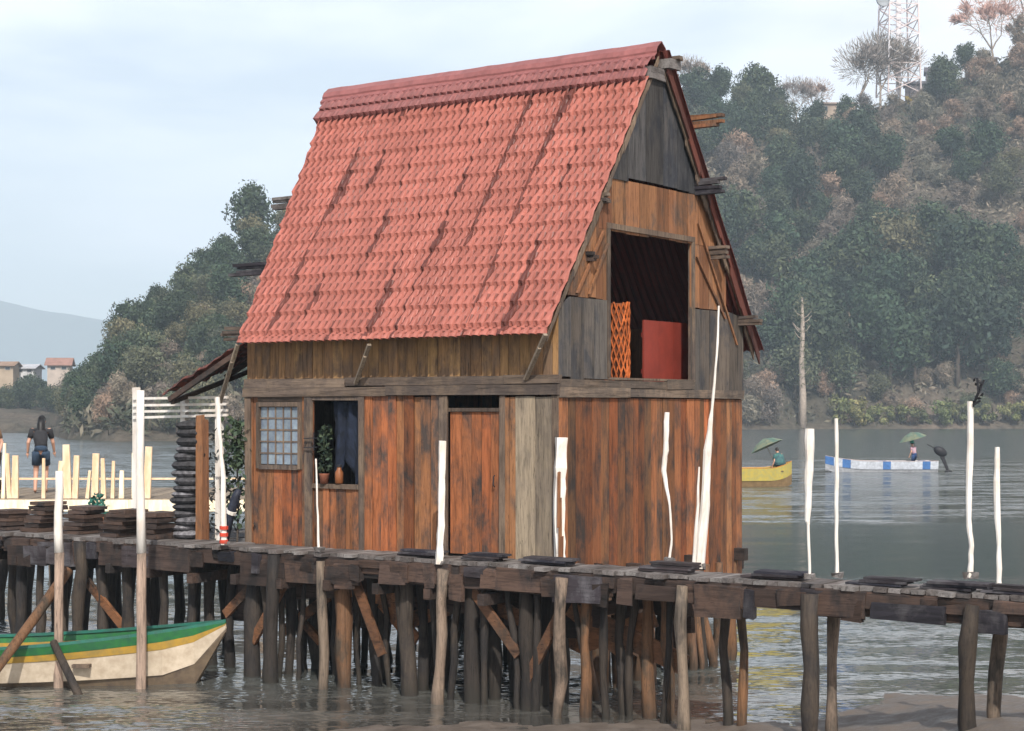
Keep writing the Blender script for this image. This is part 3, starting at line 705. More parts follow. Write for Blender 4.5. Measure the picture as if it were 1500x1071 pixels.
# ------------------------------------------------------------------ second pier at the left with its cream railing
PY=36.0; pz=1.62
P2=empty('far_pier',(at(-60,720,PY).x,PY,0),0,'sunlit pale pier behind the walkway at the left','pier')
ox=P2.location.x
mb=MB(); x=-3.
while x<7.4:
    mb.box(x,x+.16,-.2,5.,pz-.06,pz+R.uniform(0,.01),rt(.9,1.1)); x+=.17
mb.build('decking',M['paledeck'] if 'paledeck' in M else M['pale'],P2)
mb=MB(); mb.box(-3,7.4,-.28,-.21,pz-.25,pz-.01,(1,.3,.3)); mb.build('edge_beam',M['cream'],P2)
for x in (-2,0,2,4,6.4,7.2):
    for y in (0,4.6):
        pile_mesh((x,y),pz-.07,.09,-.8).build('pile',M['pilep'],P2,True)
for (px,top,w) in ((14,665,.12),(22,668,.2),(99,652,.26),(110,668,.16),(86,676,.16),(139,665,.2),(152,672,.14),(178,690,.14),(215,655,.22),(5,650,.1),(64,672,.1),(128,690,.1),(165,676,.1),(196,664,.1)):
    p=at(px,top,PY-.05); pp=MB(); w*=.72; pp.beam((0,0,0),(R.uniform(-.08,.08),0,p.z-pz),w,.08,rt(),taper=R.uniform(.7,1.))
    pp.build('railing_post',R.choice([M['cream'],M['peach'],M['peach']]),P2,loc=(p.x-ox,-.05,pz+.01))
mb=MB(); mb.beam((-1,.02,pz+.42),(7.2,.02,pz+.42),.04,.04,(1,.2,.2)); mb.build('railing_bar',M['peach'],P2)

# ------------------------------------------------------------------ people
SKIN,_nt,_b=newmat('skin'); _b.inputs['Base Color'].default_value=(.46,.25,.17,1); _b.inputs['Roughness'].default_value=.55
def person(loc_,rz,h,pose,label,clothes,hair,hold=None):
    """one continuous body (voxel remeshed tubes), clothes and hair as children"""
    t=empty('person',loc_,rz,label,'person'); k=h/1.7
    J={n:Vector(v)*k for n,v in pose.items()}
    b=MB()
    def limb(ns,rs,n=12): b.tube([J[x] for x in ns],[r*k for r in rs],n)
    limb(('pelvis','waist','chest','neck0'),(.135,.115,.145,.07),16)
    for s in ('l','r'):
        b.ball(J['hip'+s],.088*k); b.ball(J['sh'+s],.06*k)
        limb(('pelvis','hip'+s),(.1,.088)); limb(('hip'+s,'kn'+s,'an'+s),(.085,.056,.036))
        b.ball(J['kn'+s],.056*k); b.tube([J['an'+s],J['toe'+s]],[.04*k,.032*k],10); b.ball(J['an'+s],.042*k); b.ball(J['toe'+s],.033*k)
        limb(('chest','sh'+s),(.09,.06)); limb(('sh'+s,'el'+s,'wr'+s),(.05,.04,.027)); b.ball(J['el'+s],.04*k)
        d=(J['wr'+s]-J['el'+s]).normalized(); sd=d.cross(Vector((0,1,0))).normalized(); fr=sd.cross(d)
        pm=J['wr'+s]+d*.05*k
        b.ball(pm,(.038*k,.024*k,.045*k),10,6)
        for i in range(4):
            o=pm+fr*((i-1.5)*.019*k)+d*.03*k; L=(.055,.07,.075,.06)[i]*k
            b.tube([o,o+d*L*.55+sd*.004*k,o+d*L+sd*.018*k],[.0105*k,.0095*k,.008*k],7)
        o=pm+fr*.035*k; b.tube([pm,o+d*.01*k,o+d*.045*k+fr*.008*k],[.014*k,.012*k,.009*k],7)
    limb(('neck0','head'),(.056,.05)); hd=J['head']; fx=(J['face']-hd).normalized()
    rot=fx.to_track_quat('Y','Z').to_matrix()
    b.ball(hd,(.075*k,.095*k,.115*k),14,10,rot=rot)
    b.ball(hd+rot@Vector((0,.093,-.015))*k,(.014*k,.022*k,.026*k),8,5,rot=rot)
    b.ball(hd+rot@Vector((0,.075,-.062))*k,(.03*k,.02*k,.012*k),8,5,rot=rot)
    for sx in (-1,1): b.ball(hd+rot@Vector((.077*sx,0,-.01))*k,(.012*k,.022*k,.032*k),8,5,rot=rot); b.ball(hd+rot@Vector((.03*sx,.083,.012))*k,.014*k,8,5)
    o=b.build('body',SKIN,t,True); rm=o.modifiers.new('r','REMESH'); rm.mode='VOXEL'; rm.voxel_size=.012*k; rm.use_smooth_shade=True
    for nm,mat,fn in clothes:
        g=MB(); fn(g,J,k); g.build(nm,mat,t,True)
    g=MB(); g.ball(hd+rot@Vector((0,-.018,.022))*k,(.088*k,.098*k,.11*k),12,8,rot=rot)
    if hair[1]>0:
        g.tube([hd+rot@Vector((0,-.06,.02))*k,hd+rot@Vector((0,-.09,-.12))*k,J['chest']*.55+hd*.45+Vector((0,-.13,-hair[1]*.4))*k,J['chest']+Vector((0,-.16,-hair[1]*.55))*k],[.085*k,.085*k,.075*k,.03*k],12,jit=.08)
    g.build('hair',plain('hair',hair[0],.5,.4,30),t,True)
    return t
def top(g,J,k):
    g.tube([J['waist']-Vector((0,0,.06))*k,J['waist'],J['chest'],J['neck0']-Vector((0,0,.03))*k],[.14*k,.135*k,.172*k,.085*k],16)
    for s in 'lr': g.tube([J['chest']*.4+J['sh'+s]*.6,J['sh'+s],J['sh'+s]*.35+J['el'+s]*.65],[.085*k,.078*k,.058*k],12)
def shorts(g,J,k):
    g.tube([J['waist']-Vector((0,0,.02))*k,J['pelvis']],[.13*k,.155*k],16)
    for s in 'lr': g.tube([J['pelvis']*.6+J['hip'+s]*.4,J['hip'+s],J['hip'+s]*.35+J['kn'+s]*.65],[.12*k,.108*k,.10*k],14)
def trousers(g,J,k):
    shorts(g,J,k)
    for s in 'lr': g.tube([J['hip'+s],J['kn'+s],J['an'+s]],[.10*k,.072*k,.06*k],12)
walk=dict(pelvis=(0,0,.92),waist=(0,.02,1.08),chest=(-.02,.07,1.30),neck0=(-.01,.12,1.46),head=(.01,.19,1.59),face=(.03,.4,1.50),
  hipl=(-.09,0,.88),knl=(-.11,.06,.48),anl=(-.12,-.08,.08),toel=(-.13,.08,.035),hipr=(.09,0,.88),knr=(.10,.18,.5),anr=(.09,.14,.08),toer=(.10,.31,.035),
  shl=(-.19,.08,1.38),ell=(-.27,.02,1.12),wrl=(-.29,.12,.90),shr=(.18,.08,1.38),elr=(.25,.12,1.12),wrr=(.27,.24,.92))
p=at(60,714,PY+2.2)
person((p.x,p.y,pz+.012),rad(12),1.72,walk,'woman with long black hair, dark top and blue denim shorts walking on the far pier',
  [('top',plain('charcoal top',(.03,.03,.034),.9,.4,8),top),('shorts',plain('denim',(.035,.06,.10),.9,.4,14),shorts)],((.012,.011,.011),.55))
stand=dict(walk); 
sit=dict(pelvis=(0,0,.42),waist=(0,.02,.58),chest=(0,.05,.80),neck0=(0,.07,.96),head=(0,.1,1.09),face=(.0,.4,1.05),
  hipl=(-.09,.02,.40),knl=(-.12,.42,.42),anl=(-.12,.42,.06),toel=(-.12,.56,.035),hipr=(.09,.02,.40),knr=(.12,.42,.42),anr=(.12,.42,.06),toer=(.12,.56,.035),
  shl=(-.19,.05,.88),ell=(-.28,.12,.64),wrl=(-.2,.36,.55),shr=(.19,.05,.88),elr=(.28,.12,.64),wrr=(.2,.36,.55))
p=at(-9,716,PY+2.0)
person((p.x,p.y,pz+.012),rad(150),1.72,dict(walk),'person in brown clothes half cut off by the left edge on the far pier',
  [('shirt',plain('brown shirt',(.16,.09,.05),.9,.3,8),top),('trousers',plain('brown trousers',(.10,.06,.035),.9,.3,8),trousers)],((.015,.012,.01),0))

# ------------------------------------------------------------------ boats
def hull(mb,stations,prof,mats):
    """stations: (x, halfbeam, keel z, sheer z); prof: list of (width frac, height frac, material) from keel up"""
    n=len(prof)
    for side in (-1,1):
        b=len(mb.v)
        for (x,hb,zk,zs) in stations:
            for (wf,hf,_) in prof: mb.v.append((x,side*hb*wf,zk+(zs-zk)*hf))
        for i in range(len(stations)-1):
            for j in range(n-1):
                q=[b+i*n+j,b+(i+1)*n+j,b+(i+1)*n+j+1,b+i*n+j+1]
                mb.face(q if side>0 else q[::-1],(R.uniform(.95,1.05),0,0),prof[j+1][2])
    # transom
    b=len(mb.v); x,hb,zk,zs=stations[0]
    for side,pr in ((-1,prof),(1,prof[::-1])):
        for (wf,hf,_) in pr: mb.v.append((x,side*hb*wf,zk+(zs-zk)*hf))
    mb.face(list(range(b,len(mb.v))),(1,0,0),prof[-1][2])
BW=at(330,912,21.95)
BT=empty('moored_boat',(BW.x-2.6,22.05,0),rad(-3),'long wooden boat with green and yellow stripes over a cream hull moored under the walkway','boat')
paint=lambda n,c,c2=None: plain(n,c,.45,.35,7,c2)
bm=[paint('boat brown bottom',(.07,.05,.035),(.13,.095,.06)),paint('boat cream',(.50,.42,.32),(.36,.29,.21)),paint('boat gold',(.36,.21,.025),(.22,.15,.04)),paint('boat green',(.02,.13,.03),(.015,.08,.04)),paint('boat teal',(.02,.14,.10),(.03,.09,.07))]
st=[]
for i in range(22):
    f=i/21; x=-5.2+7.8*f; a=max(0,(f-.55)/.45)
    zk=-.18+ (.93)*max(0,(f-.93)/.07)**1.4*.9
    xs=x; hb=.66*(1-a**2.4)+.012; zs=.44+.33*a**1.6+.05*(1-f)
    st.append((xs,hb,min(zk,zs-.06),zs))
mb=MB(); hull(mb,st,[(.0,0,0),(.62,.02,0),(.80,.38,0),(.87,.385,1),(.955,.76,1),(.975,.765,2),(.99,.875,2),(1.0,.88,3),(1.03,1.0,3)],bm)
HB=mb.build('hull',bm,BT); so=HB.modifiers.new('thick','SOLIDIFY'); so.thickness=.03; so.offset=-1
mb=MB()
for side in (-1,1):
    for a,b2 in zip(st[:-1],st[1:]): mb.beam((a[0],side*a[1]*1.03,a[3]+.015),(b2[0],side*b2[1]*1.03,b2[3]+.015),.05,.035,(1,0,0))
mb.build('gunwale',bm[4],BT)
mb=MB()
for x in (-4,-2.4,-.8,.8): mb.box(x,x+.22,-.62,.62,.26,.30,rt())
mb.build('thwart',M['brown'],BT)
mb=MB(); mb.box(-5.1,2.0,-.5,.5,-.1,-.06,rt()); mb.build('bottom_boards',M['brown'],BT)

def small_boat(name,pos,rz,L,hbm,zs0,mats,label,stripes=False):
    t=empty(name,pos,rz,label,'boat'); st=[]
    for i in range(15):
        f=i/14; a=max(0,(f-.6)/.4); st.append((-L/2+L*f,hbm*(1-a**2.2)+.01,-.2+.3*a**3,zs0+.3*a**1.6+.08*max(0,.2-f)))
    mb=MB(); b=len(mb.m); hull(mb,st,[(.0,0,0),(.7,.05,0),(.86,.45,0),(.92,.455,1),(1.,.98,1),(1.02,1.0,2)],mats)
    if stripes:
        k=0
        for q in range(len(mb.f)):
            if mb.m[q]==1:
                cx=sum(mb.v[i][0] for i in mb.f[q])/len(mb.f[q])
                if mn.noise(Vector((cx*1.3,4.,0)))>.12: mb.m[q]=3
    o=mb.build('hull',mats,t); so=o.modifiers.new('thick','SOLIDIFY'); so.thickness=.03; so.offset=-1
    mb=MB()
    for x in (-L*.3,-.02,L*.25): mb.box(x,x+.25,-hbm*.85,hbm*.85,zs0-.18,zs0-.14,rt())
    mb.build('thwart',M['brown'],t); return t
yb=at(1122,708,78.)
small_boat('rowing_boat',(yb.x-.3,78.,0),rad(8),3.0,.55,.85,[paint('yb brown',(.2,.13,.06)),paint('yb yellow',(.40,.30,.05),(.28,.26,.09)),paint('yb orange',(.5,.2,.04)),M['white']],'small yellow rowing boat on the water right of the hut')
ty=plain('teal poncho',(.05,.16,.14),.8,.5,6,c2=(.03,.05,.07)); tr=plain('black trousers',(.02,.022,.03),.9)
def poncho(g,J,k):
    top(g,J,k); g.tube([J['neck0'],J['chest'],J['waist'],J['pelvis']],[.1*k,.24*k,.27*k,.3*k],14,jit=.06)
person((yb.x+.62,78.,.0),rad(30),1.75,dict(walk),'person in a teal poncho standing in the yellow boat',[('poncho',ty,poncho),('trousers',tr,trousers)],((.02,.018,.016),0))
# tan umbrella leaning over the person
u=empty('sun_umbrella',(yb.x+.75,78.2,.35),rad(20),'faded tan umbrella tilted over the person in the yellow boat','umbrella')
u.rotation_euler=(rad(-8),rad(-24),rad(0))
mb=MB(); mb.tube([(0,0,0),(0,0,2.0)],[.015,.015],6); mb.build('pole',M['brown'],u)
mb=MB(); nseg=8
for k in range(nseg):
    a0,a1=2*math.pi*k/nseg,2*math.pi*(k+1)/nseg
    i=len(mb.v); mb.v+=[(0,0,2.0),(.42*math.cos(a0),.42*math.sin(a0),1.87),(.42*math.cos(a1),.42*math.sin(a1),1.87),(.8*math.cos(a0),.8*math.sin(a0),1.6),(.8*math.cos(a1),.8*math.sin(a1),1.6)]
    mb.face([i,i+1,i+2],(R.uniform(.8,1.1),0,0)); mb.face([i+1,i+3,i+4,i+2],(R.uniform(.8,1.1),0,0))
o=mb.build('canopy',plain('tan cloth',(.20,.19,.11),.9,.3,3,c2=(.07,.14,.12)),u); so=o.modifiers.new('thick','SOLIDIFY'); so.thickness=.01
bb=at(1290,690,96.)
BB=small_boat('striped_boat',(bb.x,96.,0),rad(180),6.2,.6,.62,[paint('sb grey',(.35,.36,.38)),paint('sb white',(.50,.53,.58)),paint('sb rim',(.45,.36,.33)),paint('sb blue',(.06,.16,.38))],'white boat with blue blocks along its side on the far water',True)
person((bb.x+1.9,96.,.05),rad(40),1.62,dict(walk),'person in a pink top with a teal hat standing in the striped boat',
  [('top',plain('pink top',(.42,.20,.24),.9,.4,10,c2=(.3,.3,.34)),top),('trousers',plain('blue trousers',(.03,.07,.18),.9),trousers),
   ('hat',plain('teal hat',(.03,.25,.18),.8),lambda g,J,k:(g.tube([J['head']+Vector((0,0,.05)),J['head']+Vector((0,0,.07))],[.22,.2],14),g.tube([J['head']+Vector((0,0,.06)),J['head']+Vector((0,0,.19))],[.12,.1],14)))],((.02,.02,.02),0))
u=empty('sun_umbrella',(bb.x+2.3,96.2,.3),0,'faded yellow green umbrella tilted over the person in the striped boat','umbrella')
u.rotation_euler=(0,rad(-16),0)
for ch in [o for o in bpy.data.objects if o.name=='sun_umbrella'][0].children:
    c=ch.copy(); COL.objects.link(c); c.parent=u
# outboard motor
om=empty('outboard_motor',(bb.x+3.35,96.,0),0,'black tilted outboard motor at the end of the striped boat','motor')
mb=MB(); mb.ball((0,0,1.15),(.42,.24,.26),12,8,(1,0,0),rot=Matrix.Rotation(.5,3,'Y')); mb.build('cowl',M['black'],om,True)
mb=MB(); mb.beam((.05,0,1.0),(.42,0,.1),.16,.22,(1,0,0),taper=.6); mb.ball((.46,0,.02),(.22,.08,.09)); mb.build('leg',M['black'],om)
mb=MB(); mb.beam((-.2,0,1.25),(-.75,0,1.55),.05,.05); mb.build('tiller',M['black'],om)

# ------------------------------------------------------------------ water and mud
m,nt,b=newmat('lake water')
tc=nt.nodes.new('ShaderNodeTexCoord')
def wn(scale,det,sx,sy,dist=0):
    mp=nt.nodes.new('ShaderNodeMapping'); mp.inputs['Scale'].default_value=(sx,sy,1); link(nt,tc.outputs['Object'],mp.inputs[0]); return noise(nt,mp.outputs[0],scale,det,.6,dist)
n1=wn(1.0,3,1.3,3.4,.4); n2=wn(1.0,2,5.,11.,.2); n3=wn(1.0,3,.22,.6); patch=wn(1.0,3,.012,.045,.3)
s1=N(nt,'ShaderNodeMath',operation='MULTIPLY_ADD'); link(nt,n2,s1.inputs[0]); s1.inputs[1].default_value=.35; link(nt,n1,s1.inputs[2])
s2=N(nt,'ShaderNodeMath',operation='MULTIPLY_ADD'); link(nt,n3,s2.inputs[0]); s2.inputs[1].default_value=1.6; link(nt,s1.outputs[0],s2.inputs[2])
sp=N(nt,'ShaderNodeSeparateXYZ'); link(nt,tc.outputs['Object'],sp.inputs[0])
def mth(op,a,b_=None,c=None):
    n=N(nt,'ShaderNodeMath',operation=op)
    for k,v in enumerate((a,b_,c)):
        if v is None: continue
        if isinstance(v,(int,float)): n.inputs[k].default_value=v
        else: link(nt,v,n.inputs[k])
    return n.outputs[0]
def mrange(x,a,b_,c,d):
    n=N(nt,'ShaderNodeMapRange'); link(nt,x,n.inputs[0])
    for k,v in enumerate((a,b_,c,d)): n.inputs[k+1].default_value=v
    return n.outputs[0]
# wind lanes: rippled near the pier, a calm lane, a rippled lane, calm again under the hill
yy=mth('MULTIPLY_ADD',mth('SUBTRACT',patch,.5),mrange(sp.outputs[1],25,120,8,40),sp.outputs[1])
lane=mth('ADD',mrange(yy,32,37,1,.0),mth('MULTIPLY',mrange(yy,50,58,0,1),mrange(yy,105,130,1,0)))
left=mrange(sp.outputs[0],-18,-8,1,0)
lane=mth('MAXIMUM',lane,left)
def nvec(sx,sy,det):
    mp=nt.nodes.new('ShaderNodeMapping'); mp.inputs['Scale'].default_value=(sx,sy,1); link(nt,tc.outputs['Object'],mp.inputs[0])
    n=N(nt,'ShaderNodeTexNoise'); n.inputs['Scale'].default_value=1.; n.inputs['Detail'].default_value=det; n.inputs['Distortion'].default_value=.3
    link(nt,mp.outputs[0],n.inputs['Vector']); v=N(nt,'ShaderNodeVectorMath',operation='SUBTRACT'); link(nt,n.outputs['Color'],v.inputs[0]); v.inputs[1].default_value=(.5,.5,.5); return v.outputs[0]
va=N(nt,'ShaderNodeVectorMath',operation='ADD'); link(nt,nvec(4.5,16.,4),va.inputs[0]); link(nt,nvec(.35,1.1,3),va.inputs[1])
vs=N(nt,'ShaderNodeVectorMath',operation='SCALE'); link(nt,va.outputs[0],vs.inputs[0]); link(nt,mth('MULTIPLY',mrange(lane,0,1,.05,1.),mrange(sp.outputs[1],28,55,1.15,1.7)),vs.inputs['Scale'])
vm_=N(nt,'ShaderNodeVectorMath',operation='MULTIPLY'); link(nt,vs.outputs[0],vm_.inputs[0]); vm_.inputs[1].default_value=(.6,1.,0.)
vo=N(nt,'ShaderNodeVectorMath',operation='ADD'); link(nt,vm_.outputs[0],vo.inputs[0]); vo.inputs[1].default_value=(0,0,1)
vn=N(nt,'ShaderNodeVectorMath',operation='NORMALIZE'); link(nt,vo.outputs[0],vn.inputs[0]); link(nt,vn.outputs[0],b.inputs['Normal'])
mr=N(nt,'ShaderNodeMapRange'); mr.inputs[1].default_value=18.5; mr.inputs[2].default_value=24.; link(nt,sp.outputs[1],mr.inputs[0])
link(nt,mixc(nt,mr.outputs[0],(.085,.078,.068),(.05,.06,.058)),b.inputs['Base Color'])
link(nt,mth('MULTIPLY',mrange(sp.outputs[1],20,60,.04,.2),mrange(lane,0,1,1.,.6)),b.inputs['Roughness']); b.inputs['IOR'].default_value=2.3; b.inputs['Specular IOR Level'].default_value=.5
M['water']=m
mb=MB()
xs=[-4400,-400,-100,-30,30,100,400,4400]; ys=[-60,10,40,120,400,5200]
mb.grid(len(xs),len(ys),lambda i,j:(xs[i],ys[j],0)); tag(mb.build('water',M['water']),kind='structure')
mud=MB()
def edgeY(X): return lerp_tab([(-6,15.5),(-3.6,17.6),(-2.6,18.5),(0,19.1),(3.4,19.2),(4.0,20.0),(4.6,20.9),(6.5,20.9),(9,20)],X)
def mz(i,j):
    X=-7+i*.1; Y=12+j*.1
    d=edgeY(X)-Y+.35*fbm(X*1.2,Y*1.2,1.)
    sl=.07+.05*sstep(3,5,X)
    return (X,Y,max(-.5,d*sl if d<0 else d*sl*.9+.012*fbm(X*5,Y*5,3.,5)+.03*fbm(X*2,Y*2,5.)))
mud.grid(165,100,mz)
m,nt,b=newmat('wet mud'); o=coords(nt,(1,1,1)); n=noise(nt,o,3.,8,.7); n2=noise(nt,o,40,4,.6)
link(nt,mixc(nt,ramp(nt,n,[(.35,0.),(.65,1.)]),(.07,.056,.045),(.125,.10,.08)),b.inputs['Base Color'])
link(nt,ramp(nt,n,[(.35,.35),(.6,.75)]),b.inputs['Roughness']); bump(nt,b,n2,.5,.02)
tag(mud.build('mud_bank',m,None,True),kind='structure')

# ------------------------------------------------------------------ hills
def shoreY(px): return lerp_tab([(-600,290),(60,250),(95,200),(170,186),(260,190),(400,200),(700,250),(1000,290),(1200,305),(1500,310),(2300,300)],px)
SKY=[(-600,590),(60,600),(95,610),(140,570),(165,535),(210,500),(270,450),(320,410),(360,375),(420,345),(520,280),(700,200),(900,150),(1000,150),(1100,160),(1180,185),(1240,170),(1320,150),(1380,128),(1440,105),(1500,70),(1600,30),(1900,0),(2300,20)]
def topY(px): return shoreY(px)+lerp_tab([(-600,30),(60,30),(140,45),(270,75),(400,95),(700,130),(1000,140),(1500,165),(2300,170)],px)
def hill(px,s):
    """s 0 at the shore, 1 at the skyline, >1 behind it"""
    Ys,Yt=shoreY(px),topY(px); Y=Ys+(Yt-Ys)*s
    Zt=CZ-(lerp_tab(SKY,px)-600)*Yt/F
    if s<=1:
        pr=.80*s+.20*s*s+ .10*math.sin(math.pi*s)
        e=min(s/.06,1)
        z=Zt*pr*e*(1 if s>.03 else 1)+ (1-e)*0
        z+=(2.2*fbm(px*.012,s*4,2.)+.7*fbm(px*.05,s*14,4.))*min(1,s*6)*(1-.7*s)
        if s<=0: z=-1.2
    else: z=Zt*(1-.25*(s-1))+1.5*fbm(px*.01,s*3,7.)
    X=(px-750)*Y/F
    return Vector((X,Y,z))
hb=MB()
pxs=[-600+i*14 for i in range(208)]; ss=[-.02,0,.015,.03,.06]+[.1+.05*i for i in range(19)]+[1.2,1.5,2.]
hb.grid(len(pxs),len(ss),lambda i,j:hill(pxs[i],ss[j]))
m,nt,b=newmat('dry hillside'); o=coords(nt,(1,1,1)); n=noise(nt,o,.045,8,.65); n2=noise(nt,o,.7,6,.75)
c=mixc(nt,ramp(nt,n,[(.38,0.),(.6,1.)]),(.17,.135,.105),(.075,.07,.052)); c=mixc(nt,1.,c,ramp(nt,n2,[(.3,.5),(.65,1.2)]),'MULTIPLY')
link(nt,c,b.inputs['Base Color']); b.inputs['Roughness'].default_value=.95; b.inputs['Specular IOR Level'].default_value=.1; bump(nt,b,n2,.8,1.2)
tag(hb.build('hillside',m,None,True),kind='structure')
# far low headland at the left edge
fh=MB()
def fhp(i,j):
    px=-500+i*20; s=j/10; Y=285+60*s
    top=lerp_tab([(-500,560),(-100,570),(0,575),(60,572),(130,572),(200,590),(260,640)],px)
    z=(CZ-(top-600)*345/F)*math.sin(min(1,s*1.1)*math.pi/2)+.6*fbm(px*.02,s*3) if s>0 else -1.
    return ((px-750)*Y/F,Y,z)
fh.grid(39,11,fhp); tag(fh.build('headland',m,None,True),kind='structure')
# blue mountain far off
mt=MB()
def mtp(i,j):
    px=-700+i*25; f=j/8; Y=4300+600*f
    top=lerp_tab([(-700,470),(-200,430),(0,441),(60,455),(100,459),(150,468),(190,462),(260,452),(400,470),(800,490),(2300,480)],px)
    z=(CZ-(top-600)*4600/F)*math.sin(min(1.,f*1.05)*math.pi)**.8*1.0+ (3*fbm(px*.01,f*3) if 0<f<1 else 0) if 0<f<1 else -1
    return ((px-750)*4600/F+0*Y,Y,z)
mt.grid(121,9,mtp); tag(mt.build('far_mountain',plain('forested mountain',(.06,.075,.055),.95,.4,.02,bmp=0),None,True),kind='structure')

# ------------------------------------------------------------------ trees
def crown_mesh(name,leaf,n,size,dims,lobes,cz,asp=.7,spread=1.0,droop=0):
    mb=MB(); L=[]
    for k in range(lobes):
        a=R.uniform(0,6.28); e=R.random()**.6; zz=R.uniform(-.8,1.)
        rr=math.sqrt(max(0,1-zz*zz*.8))*e
        L.append((Vector((dims[0]*.62*rr*math.cos(a),dims[1]*.62*rr*math.sin(a),cz+dims[2]*.62*zz)),R.uniform(.16,.46)*min(dims)*1.0,R.uniform(.75,1.2),R.random()))
    for i in range(n):
        c,r,br,g=L[i%lobes]
        d=Vector((R.gauss(0,1),R.gauss(0,1),R.gauss(0,1))).normalized(); q=c+d*r*(R.uniform(.55,1.12)*spread)
        mb.card(q,size*R.uniform(.5,1.3),asp,(br*R.uniform(.65,1.35),min(1,max(0,g*.7+R.uniform(-.1,.4))),0),nrm=(d+Vector((R.gauss(0,.6),R.gauss(0,.6),R.gauss(0,.6)))).normalized())
    return mb
def trunk_mesh(h,r,nb=5,lean=.2,spread=1.5):
    mb=MB(); top=Vector((R.uniform(-lean,lean),R.uniform(-lean,lean),h))
    mb.tube([(0,0,-.8),top*.5+Vector((R.uniform(-.1,.1),0,0)),top],[r*1.3,r,r*.5],7)
    for k in range(nb):
        a=R.uniform(0,6.28); p=top*R.uniform(.45,.95); e=p+Vector((math.cos(a)*spread,math.sin(a)*spread,R.uniform(.8,2.2)))
        mb.tube([p,p.lerp(e,.5)+Vector((0,0,.2)),e],[r*.5,r*.35,r*.15],5)
    return mb
def bare_mesh(h,r,spreadf,leaf,ntw):
    tr=MB(); tw=MB()
    def br(p,d,L,rr,dep):
        e=p+d*L; tr.tube([p,p.lerp(e,.5)+Vector((R.uniform(-.1,.1),R.uniform(-.1,.1),.05))*L*.4,e],[rr,rr*.8,rr*.6],5,cap=False)
        if dep==0:
            for _ in range(ntw):
                dd=(d+Vector((R.gauss(0,.6),R.gauss(0,.6),R.gauss(0,.5)+.15))).normalized(); l=R.uniform(.5,1.3)
                tw.card(p.lerp(e,R.random())+dd*l/2,l,.16,(R.uniform(.7,1.3),R.random(),0),nrm=dd.cross(Vector((R.gauss(0,1),R.gauss(0,1),R.gauss(0,1)))).normalized(),up=dd)
            return
        for k in range(R.choice([2,3,3])):
            a=R.uniform(0,6.28); s=R.uniform(.35,.8)*spreadf
            dd=(d+Vector((math.cos(a)*s,math.sin(a)*s,R.uniform(-.1,.25)))).normalized(); br(e,dd,L*R.uniform(.6,.85),rr*.6,dep-1)
    br(Vector((0,0,-.8)),Vector((R.uniform(-.1,.1),R.uniform(-.1,.1),1)).normalized(),h*.32,r,4)
    for i in range(1300):
        d=Vector((R.gauss(0,1),R.gauss(0,1),R.gauss(0,1))).normalized()*(R.random()**.45)
        q=Vector((d.x*.44*h*spreadf,d.y*.44*h*spreadf,.70*h+d.z*.30*h)); up=(d+Vector((0,0,.5))).normalized()
        tw.card(q,R.uniform(.5,1.3),.075,(R.uniform(.7,1.3),R.random(),0),nrm=(up+Vector((R.gauss(0,.4),R.gauss(0,.4),R.gauss(0,.4)))).cross(Vector((R.gauss(0,1),R.gauss(0,1),R.gauss(0,1)))).normalized(),up=up)
    return tr,tw
PROTO={}
def proto(kind,v,trunk,crown,tm,cm):
    PROTO.setdefault(kind,[]).append((trunk.mesh('trunk',tm,True),crown.mesh('crown',cm)))
for v in range(4):
    proto('dark',v,trunk_mesh(4.2,.2,6),crown_mesh('c','dark',4200,.5,(4.0,4.0,3.8),R.choice([20,24,28]),5.0,asp=.5,spread=1.15),M['bark'],LEAF['dark'])
    proto('mid',v,trunk_mesh(3.6,.17,6),crown_mesh('c','mid',3400,.46,(3.4,3.4,3.1),R.choice([16,20,24]),4.4,asp=.42,spread=1.2),M['bark'],LEAF['mid'])
for v in range(3):
    proto('dry',v,trunk_mesh(2.6,.13,7,spread=1.2),crown_mesh('c','dry',2600,.7,(3.0,3.0,2.5),16,3.0,asp=.16,spread=1.25),M['bark'],LEAF['dry'])
    a,b2=bare_mesh(9.5,.2,1.,'bare',16); proto('bare',v,a,b2,M['barkp'],LEAF['bare'])
    proto('shore',v,trunk_mesh(1.2,.08,5,spread=.6),crown_mesh('c','shore',1000,.42,(2.4,2.4,1.5),9,1.5,asp=.4),M['bark'],LEAF['shore'])
a,b2=bare_mesh(11,.22,1.1,'pink',22); proto('pink',0,a,b2,M['barkp'],LEAF['pink'])
a,b2=bare_mesh(11,.22,1.1,'pink',22); proto('pink',1,a,b2,M['barkp'],LEAF['pink'])
proto('gold',0,trunk_mesh(1.6,.1,5,spread=.7),crown_mesh('c','gold',700,.5,(1.9,1.9,1.6),7,2.0,asp=.4),M['bark'],LEAF['gold'])
NAMES={'dark':('dense_tree','tree'),'mid':('olive_tree','tree'),'dry':('dry_bush','bush'),'bare':('bare_tree','tree'),'shore':('shore_bush','bush'),'pink':('pink_tree','tree'),'gold':('yellow_bush','bush')}
def tree(kind,p,sc,label,group=None,sz=None):
    nm,cat=NAMES[kind]; tm,cm=R.choice(PROTO[kind])
    t=empty(nm,p,R.uniform(0,6.28),label,cat,group); t.scale=(sc,sc,sz or sc*R.uniform(.88,1.15))
    for n,me in (('trunk',tm),('crown',cm)):
        o=bpy.data.objects.new(n,me); COL.objects.link(o); o.parent=t
    return t
def topix(p): return (750+p.x/p.y*F, 600-(p.z-CZ)/p.y*F)
